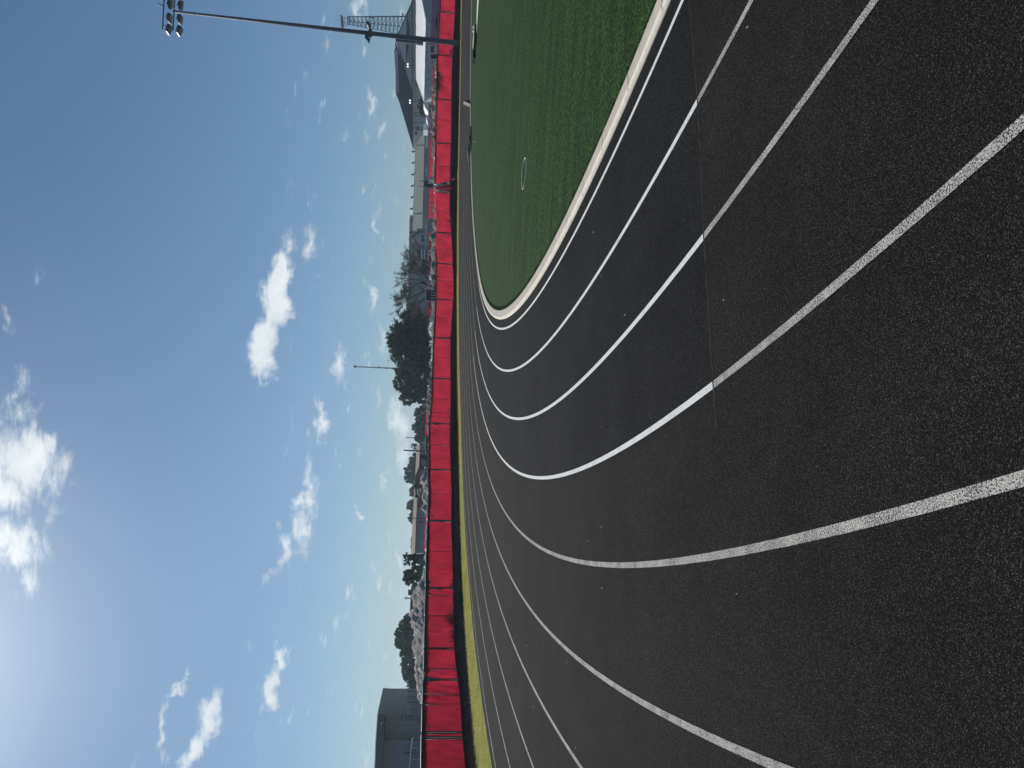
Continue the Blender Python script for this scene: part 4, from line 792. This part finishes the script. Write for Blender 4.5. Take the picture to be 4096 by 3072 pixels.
# barn slab, pole, cream strip, small tank
D = 120; root = thing('dark_barn', 'dark grey barn end showing above the rocky heap', 'barn', at(1720, 2410, D)); slab(D, [(1646, 2345), (1640, 2458), (1720, 2458), (1720, 2345)], 12, 'wall', 'soffit', root); slab(D-.5, [(1644.5, 2345), (1638.5, 2460), (1642, 2460), (1647.5, 2345)], 13, 'roof', 'roof_dark', root)
root = thing('roof_tank', 'small square tank standing on the dark barn roof', 'tank', at(1644, 2370, D+1)); slab(D+1, rect(1632, 1646, 2359, 2381), 2.5, 'tank', 'soffit', root); slab(D+1.1, rect(1633.5, 1636, 2357, 2360.5), .8, 'lid', 'black', root)
root = thing('cream_wall', 'thin cream roof edge of a low building under the big hazy trees', 'building', at(1700, 2515, 110)); slab(110, [(1659, 2455), (1654, 2575), (1660, 2575), (1663, 2455)], 5, 'roof_edge', 'cream_roof', root); slab(110.2, [(1661, 2457), (1659, 2573), (1700, 2573), (1700, 2457)], 4.6, 'wall', 'slate_wall', root)
root = thing('low_barn', 'low reddish roofed barn between the dumper truck and rocky heap', 'barn', at(1720, 2290, 100)); slab(100, [(1686, 2264), (1680, 2325), (1715, 2325), (1715, 2264)], 6, 'wall', 'curtain', root); slab(99.7, [(1681, 2262), (1676, 2326), (1681, 2326), (1687, 2262)], 6.6, 'roof', 'rust', root)
def utility(lab, Xt, Xb, Y, Dp, arms=True, r=.1, top=None):
    r_ = thing('utility_pole', lab, 'pole', at(Xb, Y+1, Dp), None); MB().tube([at(Xb, Y+(Xb-Xt)*.05, Dp), at(Xt, Y, Dp)], [r*1.2, r], 6).build('pole', 'bark', r_)
    if arms:
        for q in arms: MB().tube([at(q[0], Y-q[1], Dp), at(q[0], Y+q[1], Dp)], .06, 5).build('crossarm', 'bark', r_)
utility('utility pole with two crossarms left of the tank on the barn', 1618, 1720, 2392, 130, ((1621, 6), (1628, 6)))
utility('slender pole rising from the trees right of the shed', 1623, 1730, 1750, 200, (), .12); utility('stout bare pole standing above the cream roof', 1614, 1730, 1801, 135, ((1651, 3),), .14); utility('thin pole standing before the cream roof and slate wall', 1632, 1730, 2071, 110, ((1634, 3),), .06)
utility('short thin pole in front of the slate wall by the fence', 1672, 1735, 2088, 90, (), .05)
for q, Xt, lab in ((460, 1655, 'first thin dark lamp post in front of the beige gym wall'), (466, 1653, 'thin dark post beside the beige gym wall steps'), (509, 1652, 'dark double headed post near the pyramid tent'), (516, 1652, 'plain dark post left of the pyramid tent')): utility(lab, Xt, 1745, q, 125, ((Xt+3, 2.5),) if q == 509 else (), .06)
# mast with antenna drums
D = 170; root = thing('radio_mast', 'thin hazy radio mast with drums standing over the big dark tree', 'mast', at(1740, 1475, D)); m = MB()
for e in (-2.2, 2.2): m.tube([at(1419, 1466.5+e*.6, D), at(1740, 1480+e, D)], .07, 4)
for i in range(40): 
    X0 = 1420+i*8; a = 1466.5+(X0-1420)*.042; m.tube([at(X0, a-1.8, D), at(X0+8, a+2.1, D)], .035, 3); m.tube([at(X0, a+1.8, D), at(X0+8, a-1.5, D)], .035, 3)
m.build('lattice', 'tower_steel', root); MB().tube([at(1415, 1466, D), at(1424, 1466.5, D)], .22, 5).build('top_array', 'tower_steel', root)
m = MB()
for a in (-5, 0, 5): m.tube([at(1417, 1466+a, D), at(1424, 1466+a*.8, D)], .05, 4)
m.tube([at(1421, 1461, D), at(1421, 1472, D)], .05, 4); m.build('whip_array', 'tower_steel', root)
for X0, Y0 in ((1516, 1470), (1545, 1472), (1570, 1474), (1580, 1473)): MB().tube([at(X0-2.5, Y0, D-.3), at(X0+2.5, Y0, D-.3)], .25, 8).build('drum', 'tower_steel', root)
# bus-shelter like frame, white dome trailer, signs under the bare tree
D = 70; root = thing('glass_shelter', 'pale framed dark glass shelter between the bare tree and dark tree', 'shelter', at(1755, 1180, D)); slab(D+.1, rect(1704, 1735, 1160, 1204), 1.5, 'glass', 'dark_window', root)
for p_ in (rect(1701, 1704, 1150, 1206), rect(1701, 1735, 1150, 1154.5), rect(1701, 1735, 1203, 1206)): slab(D, p_, .2, 'frame', 'wall_beige', root)
for q in (1160, 1170, 1181, 1192): slab(D-.1, rect(1724, 1760, q-1.2, q+1.2), .2, 'post', 'wall_beige', root)
root = thing('water_tank_trailer', 'white domed tank on a brown box at the bare tree foot', 'trailer', at(1760, 1108, 66)); 
cpt = at(1727, 1108, 66); rows = [[cpt+Vector((.34*math.cos(a)*math.cos(b), .3*math.sin(a)*math.cos(b), .28*math.sin(b)-.05)) for a in [k*math.pi/8 for k in range(17)]] for b in [k*math.pi/12 for k in range(7)]]; MB().grid(rows).build('tank', 'membrane', root, True); slab(66, rect(1728, 1760, 1098, 1118), .8, 'box', 'rust', root)
root = thing('bulletin_frame', 'pale topped dark board seen through the bare tree trunks', 'sign', at(1755, 1135, 72)); slab(72, rect(1713, 1745, 1118, 1132), .15, 'board', 'metal_wall', root); slab(71.9, rect(1710.5, 1713.5, 1116, 1158), .3, 'top_beam', 'wall_beige', root); slab(72, rect(1713, 1745, 1137, 1157), .15, 'board', 'metal_wall', root)

# brick building on the near side
D = 88; root = thing('brick_building', 'big brick building with flat eaves and a diamond sign at the fence end', 'building', at(1700, 2900, D))
slab(D, [(1534, 2754), (1511, 2856), (1511, 2888), (1720, 2888), (1720, 2754)], 18, 'wall', 'stucco', root)
slab(D-2.5, [(1536, 2884.5), (1536, 2962), (1720, 2962), (1720, 2882)], 18, 'wall', 'brick', root)
slab(D-4, [(1534, 2960), (1520, 3072), (1505, 3300), (1720, 3300), (1720, 2960)], 18, 'wall', 'brick_dark', root)
slab(D-6, [(1510, 2855), (1503, 2960), (1498, 3072), (1486, 3300), (1520, 3300), (1527, 3072), (1533, 2975), (1537, 2885), (1538, 2863)], 20, 'eaves', 'soffit', root)
slab(D-6.3, [(1509, 2855), (1502, 2960), (1497, 3072), (1485, 3300), (1488, 3300), (1500.5, 3072), (1504.5, 2960), (1511.5, 2855)], .5, 'fascia', 'curtain', root); slab(D-.4, [(1532, 2752), (1509, 2856), (1512, 2857), (1536, 2754)], 18.6, 'parapet', 'white_trim', root)
slab(D-6.4, rect(1523.5, 1528.5, 2890, 2899), .3, 'wall_light', 'membrane', root)
dm = slab(D-.3, [(1634, 2821), (1650, 2838), (1634, 2859), (1617, 2840)], .15, 'diamond_sign', 'wall_beige', root); slab(D-.4, [(1617, 2839.4), (1650, 2837.6), (1650, 2838.8), (1617, 2840.8)], .1, 'sign_bar', 'black', root)
for p_ in (rect(1629, 1720, 2765, 2767.5), rect(1629, 1720, 2786, 2789), rect(1637, 1720, 2808, 2812)): slab(D-.3, p_, .3, 'door_frame', 'brick_dark', root)
slab(D-.2, rect(1603, 1607, 2826, 2858), .2, 'trim', 'wall_beige', root); slab(D-.25, rect(1610, 1613, 2826, 2877), .2, 'trim', 'wall_beige', root); slab(D-.2, rect(1605, 1611, 2844, 2880), .15, 'panel', 'brick_dark', root); slab(D-.2, rect(1620, 1660, 2864, 2868), .2, 'trim', 'brick_dark', root); slab(D-.3, rect(1640, 1690, 2871, 2873), .2, 'pipe', 'curtain', root)
slab(D-.2, rect(1605, 1608, 2779, 2781.5), .1, 'vent', 'black', root); slab(D-4.2, rect(1612, 1660, 3003, 3006), .1, 'window_frame', 'curtain', root); slab(D-4.15, rect(1613, 1658, 3006, 3015), .1, 'window', 'dark_window', root); slab(D-4.2, rect(1616, 1680, 2969, 2971), .1, 'pipe', 'curtain', root)

# ------------------------------------------------------------------ heaps
def heap(lab, mname, D_, pts, depth, amp, seed, k=1., m='rubble'): o = lump(mname, m, D_, pts, depth, amp, None, seed, 30, k); tag(o, lab, 'heap'); return o
heap('large grey rocky spoil heap beside the dark barn', 'spoil_heap', 45, [(1712, 2285), (1695, 2310), (1678, 2340), (1668, 2380), (1657, 2410), (1654, 2440), (1656, 2475), (1663, 2530), (1662, 2580), (1668, 2620), (1680, 2655), (1692, 2690), (1700, 2720)], 4, .5, 11)
heap('second grey spoil heap in front of the hazy trees', 'spoil_heap', 38, [(1705, 2560), (1690, 2600), (1676, 2640), (1669, 2675), (1671, 2720), (1680, 2765), (1700, 2800)], 3, .4, 5)
heap('grey rubble heap under the excavator arm', 'spoil_heap', 62, [(1712, 1868), (1698, 1885), (1690, 1910), (1694, 1940), (1700, 1965), (1692, 1990), (1700, 2010), (1697, 2035), (1712, 2060)], 2.5, .5, 21)
heap('low rubble strip right behind the fence near the truck', 'spoil_heap', 50, [(1716, 2060), (1708, 2100), (1707, 2140), (1704, 2180), (1702, 2215), (1706, 2260), (1712, 2300)], 1.5, .35, 31, .7)
heap('brown weedy dirt bank right of the torn fence gap', 'dirt_bank', 74, [(1748, 255), (1740, 330), (1737, 400), (1735, 480), (1736, 560), (1733, 620), (1738, 640), (1733, 720), (1745, 760)], 2.5, .5, 41, 1.2, 'dirt_bank')
heap('brown weedy dirt bank below the gabled house and bare tree', 'dirt_bank', 72, [(1745, 760), (1740, 840), (1741, 880), (1738, 920), (1730, 960), (1728, 1010), (1730, 1060), (1727, 1100), (1732, 1180), (1730, 1260), (1728, 1330), (1738, 1420)], 2.5, .5, 51, 1.2, 'dirt_bank')
heap('low earth bank under the round crowned trees', 'dirt_bank', 70, [(1735, 1420), (1728, 1480), (1722, 1540), (1715, 1580), (1712, 1640), (1716, 1700), (1714, 1760), (1722, 1830)], 2, .5, 61, 1., 'dirt_bank')
# bits of junk on the bank
for Yq, Xq, c_, lab in ((290, 1741, 'membrane', 'pink white bag lying among weeds on the dirt bank'), (305, 1740, 'membrane', 'second pale bag lying on the dirt bank'), (548, 1733, 'black', 'dark tyre like drum on the dirt bank'), (634, 1737, 'wall_beige', 'tan sack on the dirt bank by the red far fence')):
    o = lump('site_bag' if c_ != 'black' else 'drum', c_, 69, [(Xq+4, Yq-8), (Xq, Yq-3), (Xq, Yq+3), (Xq+4, Yq+8)], .3, .2, None, Yq, 10, .3); tag(o, lab, 'bag' if c_ != 'black' else 'drum')
r_ = thing('folding_chairs', 'white framed stack of folded chairs by the bright far fence', 'chairs', at(1733, 670, 84)); m = MB()
for q in (656, 664, 672, 680, 688): m.tube([at(1728, q, 83), at(1727, q+5, 83), at(1738, q+6, 83)], .03, 4)
m.build('frame', 'white_trim', r_)

# ------------------------------------------------------------------ trees
def crown(blobs, n, size, mname, parent, squash=1.):
    """leaf quads scattered in clumps through ellipsoids: denser at the shell, gaps between clumps"""
    tot = sum(b[3]*b[5] for b in blobs); V = []; F = []
    for (x, y, z, rx, ry, rz) in blobs:
        nb = int(n*rx*rz/tot); ncl = max(5, int(nb/28)); dirs = RNG.normal(size=(ncl, 3)); dirs /= np.linalg.norm(dirs, axis=1)[:, None]
        rad_ = RNG.uniform(.35, 1.0, ncl)**.5; cl = dirs*rad_[:, None]*np.array([rx, ry, rz])+np.array([x, y, z])
        idx = RNG.integers(0, ncl, nb); P = cl[idx]+RNG.normal(size=(nb, 3))*np.array([rx, ry, rz])*.085
        a = RNG.normal(size=(nb, 3)); a /= np.linalg.norm(a, axis=1)[:, None]; b = np.cross(a, RNG.normal(size=(nb, 3))); b /= np.linalg.norm(b, axis=1)[:, None]
        sz = size*RNG.uniform(.5, 1.3, nb)[:, None]; q = np.stack([P-a*sz, P+b*sz*.45, P+a*sz, P-b*sz*.45], 1).reshape(-1, 3); k = len(V); V += [tuple(p) for p in q]
        F += [(k+4*i, k+4*i+1, k+4*i+2, k+4*i+3) for i in range(nb)]
    mb = MB(); mb.v = V; mb.f = F; return mb.build('crown', mname, parent)
def tree(lab, D_, base, blobs, n, size, mname, trunk=.25, group=None, name='tree', depth=.8, low=None):
    b = at(*base, D_); r_ = thing(name, lab, 'tree', b, group); bl = []
    for X, Y, ax_, ay_ in blobs:      # ax_: half height in px, ay_: half width in px
        c = at(X, Y, D_); k = D_/F_PX; bl.append((c.x, c.y, c.z, ay_*k, max(ay_, ax_)*k*depth, ax_*k))
    top = max(bl, key=lambda q: q[2]); m = MB()
    mid = Vector((sum(q[0] for q in bl)/len(bl), b.y, min(q[2]-q[5]*.3 for q in bl))); m.tube([b+Vector((0, 0, -.4)), b.lerp(mid, .5)+Vector((.1, 0, 0)), mid], [trunk*1.2, trunk, trunk*.8], 8)
    for q in bl: e = Vector(q[:3]); m.tube([mid, mid.lerp(e, .5)+Vector((0, 0, .2)), e], [trunk*.6, trunk*.4, trunk*.12], 6)
    m.build('trunk', 'bark', r_, True); crown(bl, n, size, mname, r_); return r_
tree('huge dark live oak with a broad rounded crown above the fence', 100, (1745, 1355), [(1640, 1300, 62, 62), (1612, 1345, 60, 60), (1625, 1400, 68, 66), (1660, 1360, 62, 95), (1680, 1300, 35, 52), (1690, 1400, 36, 70), (1658, 1262, 30, 36), (1580, 1372, 32, 40), (1670, 1438, 50, 45)], 26000, .20, 'leaf_dark', .32)
tree('paler olive oak leaning against the huge dark oak', 106, (1740, 1475), [(1640, 1490, 52, 48), (1620, 1530, 44, 48), (1655, 1560, 48, 42), (1690, 1510, 42, 62), (1635, 1595, 38, 28), (1600, 1478, 20, 24), (1690, 1585, 32, 32)], 17000, .19, 'leaf_mid', .25)
HZ = [(1690, 1655, 36, 30), (1682, 1708, 34, 30), (1692, 1752, 30, 28)]
for i, (q, lab) in enumerate(zip(HZ, ('dark bushy tree right beside the paler oak', 'dark bushy tree in the middle of the hedge row', 'dark bushy tree beside the small pale shed'))): tree(lab, 150, (1725, q[1]), [(q[0], q[1], q[2], q[3]), (q[0]-14, q[1]+6, 18, 18), (q[0]+12, q[1]-16, 18, 16), (q[0]+6, q[1]+18, 20, 18)], 4200, .28, 'leaf_olive', .25, 'trees of the dark hedge row')
tree('small feathery tree by the end of the cream roof', 160, (1710, 1783), [(1652, 1783, 9, 13), (1662, 1788, 10, 16)], 700, .22, 'leaf_olive', .15)
BK = [(1655, 1838, 18, 26, 'low dark tree behind the right part of the cream roof'), (1640, 1880, 24, 30, 'round dark tree over the excavator cab'), (1640, 1915, 22, 22, 'dark tree behind the top of the excavator arm'), (1652, 1965, 16, 28, 'pale green tree behind the excavator hydraulic cylinder'), (1646, 2022, 19, 26, 'dark round tree behind the excavator bucket'), (1648, 2070, 15, 24, 'small loose tree behind the thin pole'), (1652, 2170, 8, 34, 'low hazy treeline tuft over the cream roof end')]
for X, Y, a, b, lab in BK: tree(lab, 190, (1720, Y), [(X, Y, a, b*.75), (X+a*.4, Y-b*.5, a*.7, b*.5), (X+a*.4, Y+b*.5, a*.7, b*.5)], 2600, .34, 'leaf_olive', .25, 'trees behind the cream roof')
tree('loose leafy tree right of the dumper truck hopper', 75, (1720, 2240), [(1630, 2225, 18, 16), (1645, 2245, 16, 20), (1622, 2250, 10, 12), (1655, 2222, 14, 12)], 1500, .13, 'leaf_olive', .12)
tree('bushy green tree between dumper truck and dark barn', 80, (1720, 2300), [(1640, 2300, 24, 26), (1630, 2322, 18, 18), (1625, 2290, 14, 14), (1660, 2290, 22, 30), (1645, 2335, 14, 10)], 4500, .13, 'leaf_olive', .15)
tree('dark tree filling the gap below the leafy trees', 100, (1720, 2275), [(1672, 2262, 22, 18), (1675, 2295, 18, 26), (1668, 2330, 18, 18)], 2500, .18, 'leaf_olive', .15)
tree('first hazy crown in the big tree group beside the brick building', 115, (1700, 2520), [(1640, 2470, 22, 20), (1622, 2500, 30, 26), (1610, 2530, 30, 28), (1640, 2530, 30, 40)], 8500, .21, 'leaf_olive', .25, 'big hazy trees by the brick building')
tree('tall middle crown in the big hazy tree group', 118, (1700, 2590), [(1612, 2570, 34, 28), (1606, 2560, 22, 20), (1640, 2600, 36, 36), (1625, 2620, 26, 24)], 8500, .21, 'leaf_olive', .25, 'big hazy trees by the brick building')
tree('last crown of the hazy tree group touching the brick building', 120, (1700, 2680), [(1640, 2660, 34, 30), (1650, 2700, 34, 34), (1660, 2735, 34, 26), (1628, 2690, 20, 24)], 8000, .21, 'leaf_olive', .25, 'big hazy trees by the brick building')
tree('bent dark evergreen against the gym wall beside the white roof', 140, (1740, 430), [(1690, 395, 10, 14), (1683, 418, 14, 18), (1690, 440, 12, 20), (1694, 458, 8, 10)], 1500, .24, 'leaf_olive', .2)
tree('small dark shrub under the bare tree by the metal wall', 110, (1745, 1090), [(1700, 1052, 14, 14), (1690, 1075, 16, 20), (1705, 1085, 12, 20)], 1600, .2, 'leaf_mid', .1)
# bare tree
def bare_tree(lab, D_, base, H, seed, spread):
    rnd = random.Random(seed); b = at(*base, D_); r_ = thing('bare_tree', lab, 'tree', b); tr = MB(); tw = MB(); lf_v = []; lf_f = []
    def grow(p, d, L, r, lev):
        pts = [p]; rs = [r]; n = 4
        for i in range(n):
            d = (d+Vector((rnd.gauss(0, .13), rnd.gauss(0, .13), rnd.gauss(.02, .07)))).normalized(); p = p+d*L/n; pts.append(p); rs.append(r*(1-.45*(i+1)/n))
        (tr if lev < 3 else tw).tube(pts, [max(q, .016) for q in rs], 6 if lev < 3 else 3, False)
        if lev >= 6:
            return
        k = 3 if lev < 2 else rnd.choice((2, 3, 3))
        for j in range(k):
            t = rnd.choice(pts[2:]) if j else pts[-1]; dd = (d+Vector((rnd.gauss(0, spread), rnd.gauss(0, spread), rnd.gauss(.04, spread*.6)))).normalized(); grow(t, dd, L*rnd.uniform(.62, .82), rs[-1]*rnd.uniform(.6, .85), lev+1)
            if lev > 4:
                for _ in range(3):
                    q = t+dd*rnd.uniform(0, L*.5)+Vector((rnd.gauss(0, .1), rnd.gauss(0, .1), rnd.gauss(0, .1))); a = Vector((rnd.gauss(0, 1), rnd.gauss(0, 1), rnd.gauss(0, 1))).normalized()*.07; c = a.orthogonal().normalized()*.04
                    kk = len(lf_v); lf_v.extend([tuple(q-a), tuple(q+c), tuple(q+a), tuple(q-c)]); lf_f.append((kk, kk+1, kk+2, kk+3))
    for dv in ((-.8, 0, .9), (-.35, .1, 1.), (.3, .1, 1.1), (.9, -.1, .9)): grow(b+Vector((0, 0, .2)), Vector(dv).normalized(), H*.33, .15, 0)
    tr.tube([b+Vector((0, 0, -.5)), b+Vector((0, 0, .5))], .24, 8); tr.build('trunk', 'bark', r_, True); tw.build('twigs', 'twig', r_); mb = MB(); mb.v = lf_v; mb.f = lf_f; mb.build('crown', 'leaf_dry', r_)
bare_tree('nearly leafless spreading tree in front of the grey warehouse', 88, (1748, 1152), 6.0, 12, .42)
# shrub shadows on the fabric, shaped as twigs standing in front of it
def scrub(lab, Xc, Yc, rf, h, w, n, seed):
    rnd = random.Random(seed); D0, _ = fence_hit(Xc, Yc, rf); b = at(Xc, Yc, D0); m = MB()
    for i in range(n):
        a = Vector((rnd.gauss(0, w*.35), rnd.gauss(0, .12), 0)); p = b+a; d = Vector((rnd.gauss(0, .45), rnd.gauss(0, .2), 1)).normalized(); L = h*rnd.uniform(.5, 1); pts = [p]
        for k in range(3): d = (d+Vector((rnd.gauss(0, .25), rnd.gauss(0, .15), 0))).normalized(); p = p+d*L/3; pts.append(p)
        m.tube(pts, [.006, .005, .004, .002], 3, False)
    tag(m.build('shrub_shadow', 'twig'), lab, 'shrub')
scrub('twigs shaped as a shrub shadow on the red fence, nearest the rocky heap', 1816, 2478, RF-.14, .55, .7, 120, 1); scrub('low twigs shaped as a shrub shadow at the fence foot left of a small plate', 1816, 2540, RF-.14, .3, .6, 60, 2); scrub('small twigs shaped as a tuft shadow below the double posts near the dumper truck', 1812, 2345, RF-.14, .25, .35, 40, 3)
scrub('thin twigs shaped as a tuft shadow under the sagging fence fabric', 1803, 885, RF-.12, .5, .4, 40, 4); scrub('small twigs shaped as a tuft shadow at the fence under the oak trunk', 1803, 1353, RF-.12, .3, .25, 30, 5); scrub('twigs shaped as a shrub shadow at the fence foot just left of the light pole', 1808, 212, RF-.12, .35, .5, 60, 6)
# climbing shrub hanging over the fence
rnd = random.Random(9); root = thing('vine', 'dark bare vine sprawling over the red fence top near the pole', 'vine', at(1748, 312, fence_hit(1748, 312)[0])); m = MB()
lf = MB()
for i in range(60):
    Y0 = rnd.uniform(285, 350); X0 = 1747+rnd.gauss(0, 2); pts = []; dX, dY = rnd.uniform(2, 11), rnd.gauss(7, 6)
    for k in range(5):
        D0, _ = fence_hit(X0, Y0, RF-.12-rnd.random()*.1); pts.append(at(X0, Y0, D0)); X0 += dX+rnd.gauss(0, 2); Y0 += dY*.8+rnd.gauss(0, 3); X0 = min(X0, 1798)
    m.tube(pts, [.014, .012, .009, .007, .004], 4, False)
for i in range(420):
    Yq = rnd.gauss(315, 32); Xq = 1745+abs(rnd.gauss(0, 7)) if rnd.random() < .75 else rnd.uniform(1745, 1770); D0, _ = fence_hit(Xq, Yq, RF-.1); p = at(Xq, Yq, D0); a = Vector((rnd.gauss(0, 1), rnd.gauss(0, 1), rnd.gauss(0, 1))).normalized()*.05; c = a.orthogonal().normalized()*.03; lf.add([p-a, p+c, p+a, p-c], [(0, 1, 2, 3)])
m.build('stem', 'bark', root); lf.build('foliage', 'leaf_dark', root)
# ------------------------------------------------------------------ haze
hm = bpy.data.materials.new('haze'); hm.use_nodes = True; hn = hm.node_tree; hn.nodes.remove(hn.nodes['Principled BSDF'])
pv = hn.nodes.new('ShaderNodeVolumePrincipled'); pv.inputs['Density'].default_value = .0005; pv.inputs['Color'].default_value = (.66, .84, 1, 1); pv.inputs['Anisotropy'].default_value = .35
hn.links.new(pv.outputs[0], hn.nodes['Material Output'].inputs['Volume']); MATS['haze'] = hm
hb = MB().box((100, 0, 19), (4400, 4400, 41)).build('haze', 'haze'); tag(hb, kind='stuff')
bpy.context.view_layer.update()
